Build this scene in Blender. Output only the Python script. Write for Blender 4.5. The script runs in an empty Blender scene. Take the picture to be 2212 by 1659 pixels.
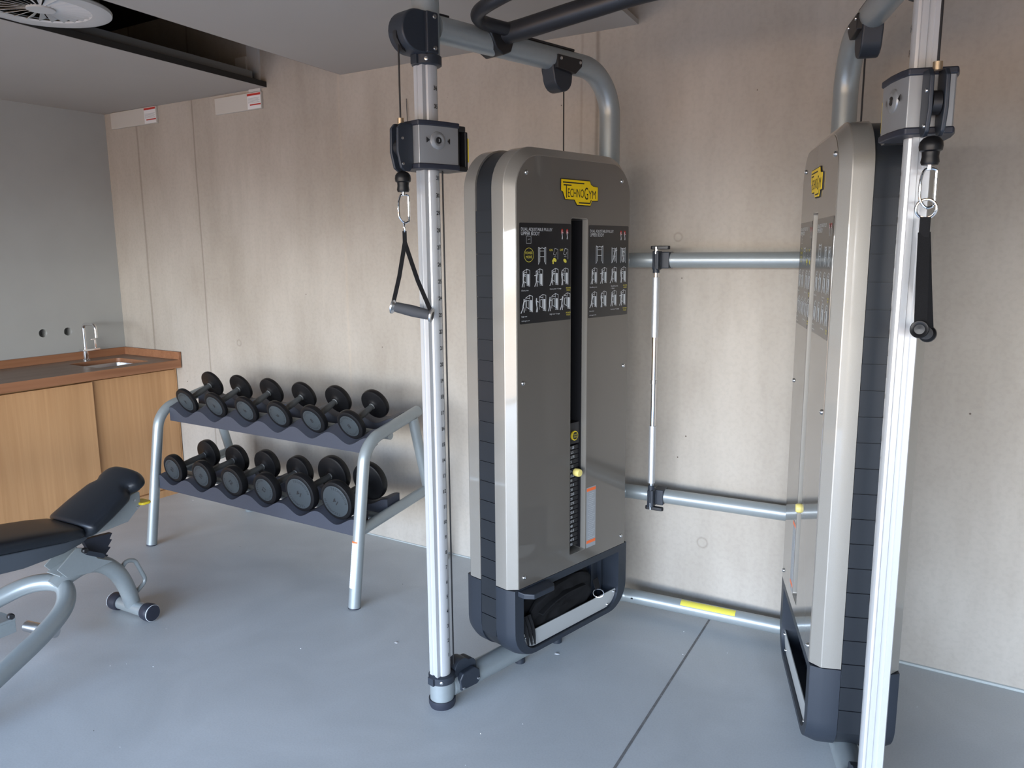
import bpy, bmesh, math, random
from mathutils import Vector, Matrix
C = bpy.context.scene.collection
PI = math.pi
V = Vector
random.seed(7)

# ------------------------------------------------------------------ camera, world, light, exposure
F_PX, PITCH, ROLL, YAW, EYE = 1690.8, 0.16855, 0.0078558, -0.558828, 1.587
fwd = V((math.sin(YAW) * math.cos(PITCH), math.cos(YAW) * math.cos(PITCH), -math.sin(PITCH)))
rgt = V((math.cos(YAW), -math.sin(YAW), 0))
dwn = fwd.cross(rgt)
r2 = rgt * math.cos(ROLL) + dwn * math.sin(ROLL)
d2 = -rgt * math.sin(ROLL) + dwn * math.cos(ROLL)
cam = bpy.data.objects.new('camera', bpy.data.cameras.new('camera'))
C.objects.link(cam)
cam.data.sensor_width = 36
cam.data.lens = F_PX / 2212 * 36
cam.data.clip_start = 0.05
m = Matrix((r2, -d2, -fwd)).transposed().to_4x4()
m.translation = V((0, 0, EYE))
cam.matrix_world = m
bpy.context.scene.camera = cam

sc = bpy.context.scene
sc.view_settings.view_transform = 'Standard'
sc.view_settings.look = 'None'
sc.view_settings.gamma = 1
sc.view_settings.use_curve_mapping = False
sc.view_settings.exposure = 0.33

w = bpy.data.worlds.new('sky')
sc.world = w
w.use_nodes = True
nt = w.node_tree
nt.nodes.clear()
wo = nt.nodes.new('ShaderNodeOutputWorld')
bg = nt.nodes.new('ShaderNodeBackground')
tc = nt.nodes.new('ShaderNodeTexCoord')
sx = nt.nodes.new('ShaderNodeSeparateXYZ')
cr = nt.nodes.new('ShaderNodeValToRGB')
mr = nt.nodes.new('ShaderNodeMapRange')
mr.inputs[1].default_value = -1
nt.links.new(tc.outputs['Generated'], sx.inputs[0])
nt.links.new(sx.outputs[2], mr.inputs[0])
nt.links.new(mr.outputs[0], cr.inputs[0])
e = cr.color_ramp.elements
e[0].position = 0.0; e[0].color = (0.075, 0.050, 0.032, 1)
e[1].position = 1.0; e[1].color = (0.26, 0.38, 0.60, 1)
for p, c in ((0.40, (0.10, 0.067, 0.043, 1)), (0.49, (0.145, 0.105, 0.072, 1)), (0.502, (0.26, 0.24, 0.22, 1)), (0.512, (0.62, 0.65, 0.67, 1)), (0.540, (0.80, 0.84, 0.87, 1)), (0.572, (0.36, 0.43, 0.54, 1)), (0.63, (0.25, 0.36, 0.55, 1)), (0.75, (0.34, 0.47, 0.68, 1))):
    q = e.new(p); q.color = c
nt.links.new(cr.outputs[0], bg.inputs[0])
bg.inputs[1].default_value = 30.0
nt.links.new(bg.outputs[0], wo.inputs[0])

# window wall is behind the camera at y = WIN_Y; a portal guides the sky light through each opening
WIN_Y, WIN_TOP, WIN_X0, WIN_X1 = -3.0, 2.2, -4.7, 2.9
pl = bpy.data.lights.new('window_daylight', 'AREA')
pl.shape = 'RECTANGLE'
pl.size = WIN_X1 - WIN_X0; pl.size_y = WIN_TOP - 0.05
pl.cycles.is_portal = True
po = bpy.data.objects.new('window_daylight', pl)
C.objects.link(po)
po.location = ((WIN_X0 + WIN_X1) / 2, WIN_Y - 0.05, WIN_TOP / 2)
po.rotation_euler = (PI / 2, 0, 0)     # shines towards +y

# ------------------------------------------------------------------ materials
def mat(name, col, rough=0.5, metal=0.0, coat=0.0, coat_rough=0.03, spec=0.5, noise=0.0, nscale=8.0, bump=0.0, bscale=200.0, stretch=(1, 1, 1)):
    m = bpy.data.materials.new(name)
    m.use_nodes = True
    n = m.node_tree.nodes; l = m.node_tree.links
    b = n['Principled BSDF']
    b.inputs['Base Color'].default_value = (*col, 1)
    b.inputs['Roughness'].default_value = rough
    b.inputs['Metallic'].default_value = metal
    b.inputs['Coat Weight'].default_value = coat
    b.inputs['Coat Roughness'].default_value = coat_rough
    b.inputs['Specular IOR Level'].default_value = spec
    t = n.new('ShaderNodeTexCoord')
    mp = n.new('ShaderNodeMapping'); mp.inputs['Scale'].default_value = stretch
    l.new(t.outputs['Object'], mp.inputs[0])
    if noise > 0:
        nz = n.new('ShaderNodeTexNoise'); nz.inputs['Scale'].default_value = nscale; nz.inputs['Detail'].default_value = 6
        l.new(mp.outputs[0], nz.inputs[0])
        r = n.new('ShaderNodeValToRGB')
        r.color_ramp.elements[0].position = 0.3; r.color_ramp.elements[1].position = 0.7
        r.color_ramp.elements[0].color = (*[max(0, c * (1 - noise)) for c in col], 1)
        r.color_ramp.elements[1].color = (*[min(1, c * (1 + noise)) for c in col], 1)
        l.new(nz.outputs[0], r.inputs[0]); l.new(r.outputs[0], b.inputs['Base Color'])
    if bump > 0:
        nz2 = n.new('ShaderNodeTexNoise'); nz2.inputs['Scale'].default_value = bscale; nz2.inputs['Detail'].default_value = 3
        l.new(mp.outputs[0], nz2.inputs[0])
        bp = n.new('ShaderNodeBump'); bp.inputs['Strength'].default_value = bump; bp.inputs['Distance'].default_value = 0.002
        l.new(nz2.outputs[0], bp.inputs['Height']); l.new(bp.outputs[0], b.inputs['Normal'])
    return m

def wood(name, a, b_, scale=1.0, axis='z', rough=0.45):
    m = bpy.data.materials.new(name); m.use_nodes = True
    n = m.node_tree.nodes; l = m.node_tree.links; b = n['Principled BSDF']
    t = n.new('ShaderNodeTexCoord'); mp = n.new('ShaderNodeMapping')
    mp.inputs['Scale'].default_value = (38, 38, 1.3) if axis == 'z' else (38, 1.3, 38)
    l.new(t.outputs['Object'], mp.inputs[0])
    nz = n.new('ShaderNodeTexNoise'); nz.inputs['Scale'].default_value = scale; nz.inputs['Detail'].default_value = 7; nz.inputs['Distortion'].default_value = 0.6
    l.new(mp.outputs[0], nz.inputs[0])
    r = n.new('ShaderNodeValToRGB')
    r.color_ramp.elements[0].position = 0.28; r.color_ramp.elements[0].color = (*a, 1)
    r.color_ramp.elements[1].position = 0.70; r.color_ramp.elements[1].color = (*b_, 1)
    l.new(nz.outputs[0], r.inputs[0])
    nb = n.new('ShaderNodeTexNoise'); nb.inputs['Scale'].default_value = 3.0
    mp2 = n.new('ShaderNodeMapping'); mp2.inputs['Scale'].default_value = (1, 1.6, 0.12) if axis == 'z' else (1, 0.2, 1)
    l.new(t.outputs['Object'], mp2.inputs[0]); l.new(mp2.outputs[0], nb.inputs[0])
    mx = n.new('ShaderNodeMixRGB'); mx.blend_type = 'MULTIPLY'; mx.inputs[0].default_value = 0.55
    r2_ = n.new('ShaderNodeValToRGB'); r2_.color_ramp.elements[0].color = (0.7, 0.66, 0.6, 1); r2_.color_ramp.elements[0].position = 0.35
    r2_.color_ramp.elements[1].position = 0.6
    l.new(nb.outputs[0], r2_.inputs[0]); l.new(r.outputs[0], mx.inputs[1]); l.new(r2_.outputs[0], mx.inputs[2])
    l.new(mx.outputs[0], b.inputs['Base Color'])
    b.inputs['Roughness'].default_value = rough
    return m

def math_node(n, l, op, a, b=None, c=None):
    x = n.new('ShaderNodeMath'); x.operation = op
    for i, v in enumerate((a, b, c)):
        if v is None: continue
        if isinstance(v, (int, float)): x.inputs[i].default_value = v
        else: l.new(v, x.inputs[i])
    return x.outputs[0]

def concrete():
    m = bpy.data.materials.new('fair_faced_concrete'); m.use_nodes = True
    n = m.node_tree.nodes; l = m.node_tree.links; b = n['Principled BSDF']
    t = n.new('ShaderNodeTexCoord'); P = t.outputs['Object']
    sep = n.new('ShaderNodeSeparateXYZ'); l.new(P, sep.inputs[0])
    def noise(scale, detail, sc_=(1, 1, 1), dist=0):
        mp = n.new('ShaderNodeMapping'); mp.inputs['Scale'].default_value = sc_
        l.new(P, mp.inputs[0])
        z = n.new('ShaderNodeTexNoise'); z.inputs['Scale'].default_value = scale; z.inputs['Detail'].default_value = detail; z.inputs['Distortion'].default_value = dist
        l.new(mp.outputs[0], z.inputs[0]); return z.outputs[0]
    def ramp(src, p0, c0, p1, c1):
        r = n.new('ShaderNodeValToRGB'); r.color_ramp.elements[0].position = p0; r.color_ramp.elements[1].position = p1
        r.color_ramp.elements[0].color = (*c0, 1); r.color_ramp.elements[1].color = (*c1, 1); l.new(src, r.inputs[0]); return r.outputs[0]
    def mul(a, bb, f=1.0):
        x = n.new('ShaderNodeMixRGB'); x.blend_type = 'MULTIPLY'; x.inputs[0].default_value = f
        l.new(a, x.inputs[1]); l.new(bb, x.inputs[2]); return x.outputs[0]
    col = ramp(noise(1.6, 8, (1, 1, 0.8)), 0.3, (0.385, 0.344, 0.295), 0.7, (0.485, 0.446, 0.394))
    col = mul(col, ramp(noise(14, 6, (1.6, 1, 0.35)), 0.35, (0.955, 0.95, 0.945), 0.6, (1, 1, 1)))      # pour streaks
    col = mul(col, ramp(noise(55, 4), 0.36, (0.95, 0.95, 0.95), 0.55, (1, 1, 1)))
    col = mul(col, ramp(noise(3.2, 3, (1, 1, 0.12)), 0.34, (0.90, 0.895, 0.885), 0.52, (1, 1, 1)), 0.9)
    vz = n.new('ShaderNodeTexVoronoi'); vz.inputs['Scale'].default_value = 7.0; l.new(P, vz.inputs[0])  # air holes
    col = mul(col, ramp(vz.outputs['Distance'], 0.018, (0.25, 0.22, 0.2), 0.03, (1, 1, 1)))
    wob = math_node(n, l, 'MULTIPLY', math_node(n, l, 'SUBTRACT', noise(4, 2), 0.5), 0.012)
    xx = math_node(n, l, 'ADD', sep.outputs[0], wob)
    for sx_, wd, dk in ((-4.83, 0.006, 0.72), (-4.26, 0.004, 0.68), (-1.545, 0.006, 0.66), (-1.62, 0.004, 0.85), (1.2, 0.005, 0.7), (-3.05, 0.006, 1.06)):
        dd = math_node(n, l, 'ABSOLUTE', math_node(n, l, 'SUBTRACT', xx, sx_))
        col = mul(col, ramp(dd, wd * 0.5, (dk, dk * 0.98, dk * 0.95), wd * 2.2, (1, 1, 1)))
    for hx, hz, rr in ((-1.167, 1.638, 0.017), (-1.02, 0.33, 0.022), (-3.97, 1.04, 0.018), (-2.72, 1.29, 0.016)):  # formwork tie marks
        cv = n.new('ShaderNodeCombineXYZ'); l.new(sep.outputs[0], cv.inputs[0]); l.new(sep.outputs[2], cv.inputs[2])
        ds = n.new('ShaderNodeVectorMath'); ds.operation = 'DISTANCE'; l.new(cv.outputs[0], ds.inputs[0]); ds.inputs[1].default_value = (hx, 0, hz)
        ring = math_node(n, l, 'ABSOLUTE', math_node(n, l, 'SUBTRACT', ds.outputs['Value'], rr))
        col = mul(col, ramp(ring, 0.0012, (0.78, 0.77, 0.75), 0.005, (1, 1, 1)))
    l.new(col, b.inputs['Base Color'])
    b.inputs['Roughness'].default_value = 0.72
    b.inputs['Specular IOR Level'].default_value = 0.3
    bp = n.new('ShaderNodeBump'); bp.inputs['Strength'].default_value = 0.15; bp.inputs['Distance'].default_value = 0.003
    l.new(noise(90, 4), bp.inputs['Height']); l.new(bp.outputs[0], b.inputs['Normal'])
    return m

def screed():
    m = bpy.data.materials.new('grey_screed'); m.use_nodes = True
    n = m.node_tree.nodes; l = m.node_tree.links; b = n['Principled BSDF']
    t = n.new('ShaderNodeTexCoord')
    def noise(scale, d, dist=0):
        z = n.new('ShaderNodeTexNoise'); z.inputs['Scale'].default_value = scale; z.inputs['Detail'].default_value = d; z.inputs['Distortion'].default_value = dist
        l.new(t.outputs['Object'], z.inputs[0]); return z.outputs[0]
    r = n.new('ShaderNodeValToRGB'); r.color_ramp.elements[0].position = 0.32; r.color_ramp.elements[1].position = 0.68
    r.color_ramp.elements[0].color = (0.48, 0.50, 0.505, 1); r.color_ramp.elements[1].color = (0.57, 0.59, 0.595, 1)
    l.new(noise(2.2, 8, 0.8), r.inputs[0])
    r3 = n.new('ShaderNodeValToRGB'); r3.color_ramp.elements[0].position = 0.3; r3.color_ramp.elements[0].color = (0.93, 0.93, 0.93, 1); r3.color_ramp.elements[1].position = 0.6
    l.new(noise(160, 3), r3.inputs[0])
    mx = n.new('ShaderNodeMixRGB'); mx.blend_type = 'MULTIPLY'; mx.inputs[0].default_value = 1
    l.new(r.outputs[0], mx.inputs[1]); l.new(r3.outputs[0], mx.inputs[2]); l.new(mx.outputs[0], b.inputs['Base Color'])
    rr = n.new('ShaderNodeMapRange'); rr.inputs[3].default_value = 0.40; rr.inputs[4].default_value = 0.58
    l.new(noise(3, 5), rr.inputs[0]); l.new(rr.outputs[0], b.inputs['Roughness'])
    b.inputs['Specular IOR Level'].default_value = 0.6
    return m

M = dict(
    concrete=concrete(), screed=screed(),
    plaster=mat('grey_plaster', (0.365, 0.37, 0.355), 0.85, noise=0.04, nscale=3, bump=0.1),
    ceiling=mat('ceiling_paint', (0.40, 0.37, 0.335), 0.9, noise=0.02, nscale=2),
    slab=mat('dark_void', (0.022, 0.02, 0.018), 0.9),
    paint=mat('silver_paint', (0.31, 0.345, 0.355), 0.36, 0.35, coat=0.25, coat_rough=0.12, noise=0.02, nscale=60),
    alu=mat('anodised_aluminium', (0.57, 0.58, 0.59), 0.30, 0.35, noise=0.01, nscale=20),
    dark=mat('charcoal_plastic', (0.021, 0.027, 0.038), 0.48, noise=0.06, nscale=300),
    spine=mat('slate_plastic', (0.018, 0.0215, 0.027), 0.34, noise=0.04, nscale=200),
    black=mat('black_plastic', (0.012, 0.012, 0.014), 0.42),
    rubber=mat('black_rubber', (0.007, 0.007, 0.008), 0.38, spec=0.32),
    bronze=mat('bronze_lacquer', (0.33, 0.315, 0.285), 0.42, 0.45, coat=1.0, coat_rough=0.03, noise=0.03, nscale=600),
    panel=mat('bronze_clear_panel', (0.145, 0.132, 0.115), 0.5, 0.25, coat=1.0, coat_rough=0.02, noise=0.03, nscale=600),
    chrome=mat('chrome', (0.85, 0.85, 0.86), 0.07, 1.0),
    steel=mat('brushed_steel', (0.62, 0.63, 0.64), 0.28, 1.0),
    case=mat('silver_plastic', (0.33, 0.34, 0.35), 0.38, 0.5),
    plate=mat('silver_perforated_sheet', (0.60, 0.61, 0.60), 0.42, 0.5),
    yellow=mat('yellow_plastic', (0.80, 0.60, 0.03), 0.4),
    knob=mat('pale_yellow_knob', (0.80, 0.68, 0.22), 0.4),
    logo=mat('badge_yellow', (0.90, 0.62, 0.0), 0.4),
    ink=mat('black_ink', (0.012, 0.012, 0.014), 0.6),
    white=mat('white_print', (0.62, 0.65, 0.67), 0.6),
    grey_print=mat('grey_print', (0.22, 0.26, 0.28), 0.6),
    yprint=mat('yellow_print', (0.70, 0.62, 0.08), 0.6),
    red=mat('red_print', (0.45, 0.03, 0.02), 0.6),
    placard=mat('placard_black', (0.013, 0.013, 0.015), 0.3, coat=0.4, coat_rough=0.1),
    orange=mat('orange_print', (0.85, 0.16, 0.04), 0.5),
    label=mat('label_paper', (0.72, 0.73, 0.74), 0.5),
    label_grey=mat('label_grey', (0.30, 0.32, 0.34), 0.5),
    label_line=mat('label_fine_print', (0.42, 0.44, 0.46), 0.6),
    dface=mat('dumbbell_face', (0.060, 0.072, 0.080), 0.42, 0.3),
    grip=mat('dark_steel_grip', (0.11, 0.115, 0.115), 0.42, 0.35, bump=0.5, bscale=500),
    vinyl=mat('black_vinyl', (0.009, 0.012, 0.017), 0.36, spec=0.5, bump=0.15, bscale=400),
    slate=mat('grey_blue_shell', (0.062, 0.075, 0.092), 0.5),
    shelf=mat('slate_shelf', (0.045, 0.050, 0.068), 0.5, noise=0.04, nscale=200),
    navy=mat('navy_rubber', (0.020, 0.023, 0.036), 0.5),
    web=mat('black_webbing', (0.007, 0.007, 0.008), 0.8, spec=0.25, bump=0.5, bscale=700),
    satin=mat('black_satin_paint', (0.016, 0.017, 0.021), 0.42),
    foam=mat('foam_grip', (0.045, 0.048, 0.056), 0.75),
    oak=wood('oak_veneer', (0.50, 0.275, 0.125), (0.59, 0.34, 0.165)),
    counter=wood('oiled_worktop', (0.27, 0.115, 0.055), (0.37, 0.175, 0.09), axis='y'),
    ctop=wood('worktop_surface', (0.21, 0.145, 0.11), (0.29, 0.205, 0.155), axis='y', rough=0.5),
    white_paint=mat('white_paint', (0.50, 0.49, 0.47), 0.7),
    box_paper=mat('pale_board', (0.52, 0.50, 0.46), 0.8),
    duct=mat('zinc_duct', (0.16, 0.165, 0.165), 0.5, 0.3),
    sealant=mat('sealant', (0.40, 0.43, 0.42), 0.6),
    joint=mat('joint_filler', (0.19, 0.185, 0.18), 0.8, noise=0.2, nscale=40),
    copper=mat('brass', (0.55, 0.42, 0.28), 0.35, 0.9),
    knurl=mat('knurled_chrome', (0.62, 0.64, 0.66), 0.42, 0.8, bump=0.5, bscale=420),
    hole=mat('hole_inside', (0.06, 0.055, 0.045), 0.9),
)

# ------------------------------------------------------------------ mesh helpers
class MB:
    def __init__(s):
        s.bm = bmesh.new(); s.mats = []; s.mi = 0
    def use(s, m):
        if m not in s.mats: s.mats.append(m)
        s.mi = s.mats.index(m); return s
    def face(s, vs):
        try:
            f = s.bm.faces.new(vs); f.material_index = s.mi; return f
        except ValueError:
            return None
    def poly(s, pts):
        return s.face([s.bm.verts.new(p) for p in pts])
    def loft(s, loops, cap0=True, cap1=True, closed=True):
        L = [[s.bm.verts.new(p) for p in lp] for lp in loops]
        n = len(L[0])
        for a, b in zip(L, L[1:]):
            for i in range(n if closed else n - 1):
                j = (i + 1) % n
                s.face([a[i], a[j], b[j], b[i]])
        if cap0: s.face(list(reversed(L[0])))
        if cap1: s.face(L[-1])
        return s
    def box(s, c, d, f=None, rot=None):
        c = V(c); hx, hy, hz = d[0] / 2, d[1] / 2, d[2] / 2
        P = []
        for z in (-hz, hz):
            for x, y in ((-hx, -hy), (hx, -hy), (hx, hy), (-hx, hy)):
                p = V((x, y, z))
                if rot is not None: p = rot @ p
                p = c + p
                P.append(f(p) if f else p)
        v = [s.bm.verts.new(p) for p in P]
        for q in ((3, 2, 1, 0), (4, 5, 6, 7), (0, 1, 5, 4), (1, 2, 6, 5), (2, 3, 7, 6), (3, 0, 4, 7)):
            s.face([v[i] for i in q])
        return s
    def box2(s, a, b, f=None):
        return s.box([(a[i] + b[i]) / 2 for i in range(3)], [abs(b[i] - a[i]) for i in range(3)], f)
    def tube(s, pts, r, seg=20, cap=True, closed=False):
        pts = [V(p) for p in pts]
        n = len(pts); rs = r if isinstance(r, (list, tuple)) else [r] * n
        T = []
        for i in range(n):
            if closed: t = pts[(i + 1) % n] - pts[i - 1]
            else: t = pts[min(i + 1, n - 1)] - pts[max(i - 1, 0)]
            T.append(t.normalized())
        up = V((0, 0, 1)) if abs(T[0].z) < 0.9 else V((0, 1, 0))
        u = T[0].cross(up).normalized(); loops = []
        for i in range(n):
            u = (u - T[i] * u.dot(T[i])).normalized(); v_ = T[i].cross(u)
            loops.append([pts[i] + (u * math.cos(2 * PI * k / seg) + v_ * math.sin(2 * PI * k / seg)) * rs[i] for k in range(seg)])
        if closed: loops.append(loops[0]); s.loft(loops, False, False)
        else: s.loft(loops, cap, cap)
        return s
    def ribbon(s, pts, wdir, wd, th):
        pts = [V(p) for p in pts]; loops = []
        for i in range(len(pts)):
            t = (pts[min(i + 1, len(pts) - 1)] - pts[max(i - 1, 0)]).normalized()
            wv = V(wdir) if not callable(wdir) else V(wdir(i))
            wv = (wv - t * wv.dot(t)).normalized(); nn = t.cross(wv)
            hw = (wd[i] if isinstance(wd, (list, tuple)) else wd) / 2
            loops.append([pts[i] + wv * hw + nn * th / 2, pts[i] - wv * hw + nn * th / 2, pts[i] - wv * hw - nn * th / 2, pts[i] + wv * hw - nn * th / 2])
        return s.loft(loops)
    def lathe(s, prof, o, ax, seg=36, cap=True):
        o = V(o); ax = V(ax).normalized()
        up = V((0, 0, 1)) if abs(ax.z) < 0.9 else V((1, 0, 0))
        u = ax.cross(up).normalized(); v_ = ax.cross(u)
        loops = [[o + ax * h + (u * math.cos(2 * PI * k / seg) + v_ * math.sin(2 * PI * k / seg)) * r for k in range(seg)] for h, r in prof]
        return s.loft(loops, cap, cap)
    def cyl(s, a, b, r, seg=24):
        a = V(a); b = V(b); return s.lathe([(0, r), ((b - a).length, r)], a, b - a, seg)
    def sphere(s, c, r, sc_=(1, 1, 1), n=12):
        res = bmesh.ops.create_uvsphere(s.bm, u_segments=n * 2, v_segments=n, radius=r, matrix=Matrix.Translation(V(c)) @ Matrix.Diagonal((*sc_, 1)))
        for f in {f for v in res['verts'] for f in v.link_faces}: f.material_index = s.mi
        return s
    def prism(s, poly, f, d0, d1):      # poly of (a,b); f(a,b,d) -> point
        return s.loft([[f(a, b, d0) for a, b in poly], [f(a, b, d1) for a, b in poly]])
    def strokes(s, lines, f, wd):       # flat polylines in a plane, f(a,b)->point
        for ln in lines:
            for (ax, ay), (bx, by) in zip(ln, ln[1:]):
                dx, dy = bx - ax, by - ay; L = math.hypot(dx, dy) or 1
                nx, ny = -dy / L * wd / 2, dx / L * wd / 2; ex, ey = dx / L * wd * 0.4, dy / L * wd * 0.4
                s.poly([f(ax - ex + nx, ay - ey + ny), f(ax - ex - nx, ay - ey - ny), f(bx + ex - nx, by + ey - ny), f(bx + ex + nx, by + ey + ny)])
        return s
    def text(s, string, f, size, align='CENTER', xs=1.0, bold=0.0, width=None):
        vs, fs, x0, x1 = text_geo(string, bold)
        k = size / 0.70                    # cap height of the built-in font is about 0.70
        kx = k * xs
        if width: kx = width / (x1 - x0)
        off = {'CENTER': (x0 + x1) / 2, 'LEFT': x0, 'RIGHT': x1}[align]
        vv = [s.bm.verts.new(f((x - off) * kx, y * k)) for x, y in vs]
        for q in fs: s.face([vv[i] for i in q])
        return s
    def build(s, name, m=None, parent=None, smooth=35, bevel=0.0, fix=True, **props):
        if fix: bmesh.ops.recalc_face_normals(s.bm, faces=s.bm.faces)
        me = bpy.data.meshes.new(name); s.bm.to_mesh(me); s.bm.free()
        if m is not None and not s.mats: me.materials.append(m)
        for x in s.mats: me.materials.append(x)
        for p in me.polygons: p.use_smooth = True
        me.set_sharp_from_angle(angle=math.radians(smooth))
        o = bpy.data.objects.new(name, me); C.objects.link(o)
        if parent is not None: o.parent = parent
        if bevel > 0:
            b = o.modifiers.new('bevel', 'BEVEL'); b.width = bevel; b.segments = 3; b.limit_method = 'ANGLE'; b.angle_limit = math.radians(40)
            b.harden_normals = True
        for k, v_ in props.items(): o[k] = v_
        return o

_tc = {}
def text_geo(string, bold):
    key = (string, bold)
    if key not in _tc:
        cu = bpy.data.curves.new('t', 'FONT'); cu.body = string; cu.offset = bold; cu.resolution_u = 3
        ob = bpy.data.objects.new('t', cu); C.objects.link(ob)
        dg = bpy.context.evaluated_depsgraph_get()
        me = bpy.data.meshes.new_from_object(ob.evaluated_get(dg))
        vs = [(v.co.x, v.co.y) for v in me.vertices]; fs = [tuple(p.vertices) for p in me.polygons]
        xs = [v[0] for v in vs] or [0, 1]
        _tc[key] = (vs, fs, min(xs), max(xs))
        bpy.data.meshes.remove(me); bpy.data.objects.remove(ob); bpy.data.curves.remove(cu)
    return _tc[key]

def cut(o, cutter):
    md = o.modifiers.new('b', 'BOOLEAN'); md.object = cutter; md.operation = 'DIFFERENCE'; md.solver = 'EXACT'
    dg = bpy.context.evaluated_depsgraph_get(); dg.update()
    me = bpy.data.meshes.new_from_object(o.evaluated_get(dg))
    o.modifiers.clear(); old = o.data; nm = old.name; o.data = me; bpy.data.meshes.remove(old); me.name = nm
    for p in me.polygons: p.use_smooth = True
    me.set_sharp_from_angle(angle=math.radians(14))
    cm = cutter.data; bpy.data.objects.remove(cutter); bpy.data.meshes.remove(cm)

def empty(name, loc, rz=0.0, label=None, cat=None, group=None, rot=None):
    o = bpy.data.objects.new(name, None); C.objects.link(o); o.location = loc
    o.rotation_euler = rot if rot is not None else (0, 0, rz)
    o.empty_display_size = 0.05
    if label: o['label'] = label
    if cat: o['category'] = cat
    if group: o['group'] = group
    return o

def tag(o, label, cat, group=None):
    o['label'] = label; o['category'] = cat
    if group: o['group'] = group
    return o

def arc(c, a0, a1, r, n=8):
    return [(c[0] + r * math.cos(a0 + (a1 - a0) * i / n), c[1] + r * math.sin(a0 + (a1 - a0) * i / n)) for i in range(n + 1)]

def rrect(x0, y0, x1, y1, r, n=6):
    rs = r if isinstance(r, (list, tuple)) else [r] * 4     # bl, br, tr, tl
    P = []
    for (cx, cy, a), q in zip(((x0, y0, PI), (x1, y0, 1.5 * PI), (x1, y1, 0), (x0, y1, 0.5 * PI)), rs):
        sxn = 1 if cx == x0 else -1; syn = 1 if cy == y0 else -1
        if q <= 0: P.append((cx, cy))
        else: P += arc((cx + sxn * q, cy + syn * q), a, a + PI / 2, q, n)
    return P

def fillet(pts, r, n=8):
    pts = [V(p) for p in pts]; out = [pts[0]]
    rs = r if isinstance(r, (list, tuple)) else [r] * len(pts)
    for i in range(1, len(pts) - 1):
        a, b, c = pts[i - 1], pts[i], pts[i + 1]
        u = (a - b).normalized(); v_ = (c - b).normalized()
        ang = u.angle(v_); d = min(rs[i] / math.tan(ang / 2), (a - b).length * 0.49, (c - b).length * 0.49)
        p0 = b + u * d; p1 = b + v_ * d
        rr = d * math.tan(ang / 2); ctr = b + (u + v_).normalized() * (rr / math.sin(ang / 2))
        e0 = (p0 - ctr); e1 = (p1 - ctr); th = e0.angle(e1); ax_ = e0.cross(e1).normalized()
        for k in range(n + 1):
            out.append(ctr + Matrix.Rotation(th * k / n, 3, ax_) @ e0)
    out.append(pts[-1]); return out

def spline(pts, n=8, closed=False):
    pts = [V(p) for p in pts]; out = []; N = len(pts)
    rng = range(N) if closed else range(N - 1)
    for i in rng:
        if closed: p0, p1, p2, p3 = pts[i - 1], pts[i], pts[(i + 1) % N], pts[(i + 2) % N]
        else: p0, p1, p2, p3 = pts[max(i - 1, 0)], pts[i], pts[i + 1], pts[min(i + 2, N - 1)]
        for k in range(n):
            t = k / n
            out.append(0.5 * ((2 * p1) + (p2 - p0) * t + (2 * p0 - 5 * p1 + 4 * p2 - p3) * t * t + (3 * p1 - p0 - 3 * p2 + p3) * t ** 3))
    if not closed: out.append(pts[-1])
    return out

# ------------------------------------------------------------------ the room
YW, XL, XR, ZC, ZS = 3.18, -5.17, 3.6, 2.5, 3.0
o = MB().box2((XL - 0.4, WIN_Y - 0.3, -0.15), (XR + 0.3, YW + 0.3, 0)).build('floor', M['screed'], kind='structure')
o = MB().box2((XL - 0.3, YW, 0), (XR + 0.3, YW + 0.25, ZS + 0.2)).build('wall_back', M['concrete'], kind='structure')
wl = MB().box2((XL - 0.25, WIN_Y - 0.3, 0), (XL, YW, ZS + 0.2)).build('wall_left', M['plaster'], kind='structure')
for hy, hz in ((2.6357, 1.092), (2.794, 1.089)):
    c_ = MB().cyl((XL - 0.07, hy, hz), (XL + 0.05, hy, hz), 0.026, 32).build('c')
    cut(wl, c_)
o = MB().box2((XR, WIN_Y - 0.3, 0), (XR + 0.25, YW, ZS + 0.2)).build('wall_right', M['plaster'], kind='structure')
b = MB()
b.box2((XL, WIN_Y - 0.25, WIN_TOP), (XR, WIN_Y, ZS + 0.2)).box2((XL, WIN_Y - 0.25, 0), (WIN_X0, WIN_Y, WIN_TOP)).box2((WIN_X1, WIN_Y - 0.25, 0), (XR, WIN_Y, WIN_TOP))
b.build('wall_front', M['plaster'], kind='structure')
b = MB()
nmul = 6
for i in range(nmul + 1):
    x = WIN_X0 + (WIN_X1 - WIN_X0) * i / nmul
    b.box2((x - 0.03, WIN_Y - 0.16, 0.05), (x + 0.03, WIN_Y - 0.09, WIN_TOP))
b.box2((WIN_X0, WIN_Y - 0.16, WIN_TOP - 0.06), (WIN_X1, WIN_Y - 0.09, WIN_TOP)).box2((WIN_X0, WIN_Y - 0.16, 0), (WIN_X1, WIN_Y - 0.09, 0.06))
b.build('window_1', M['dark'], kind='structure')
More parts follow.
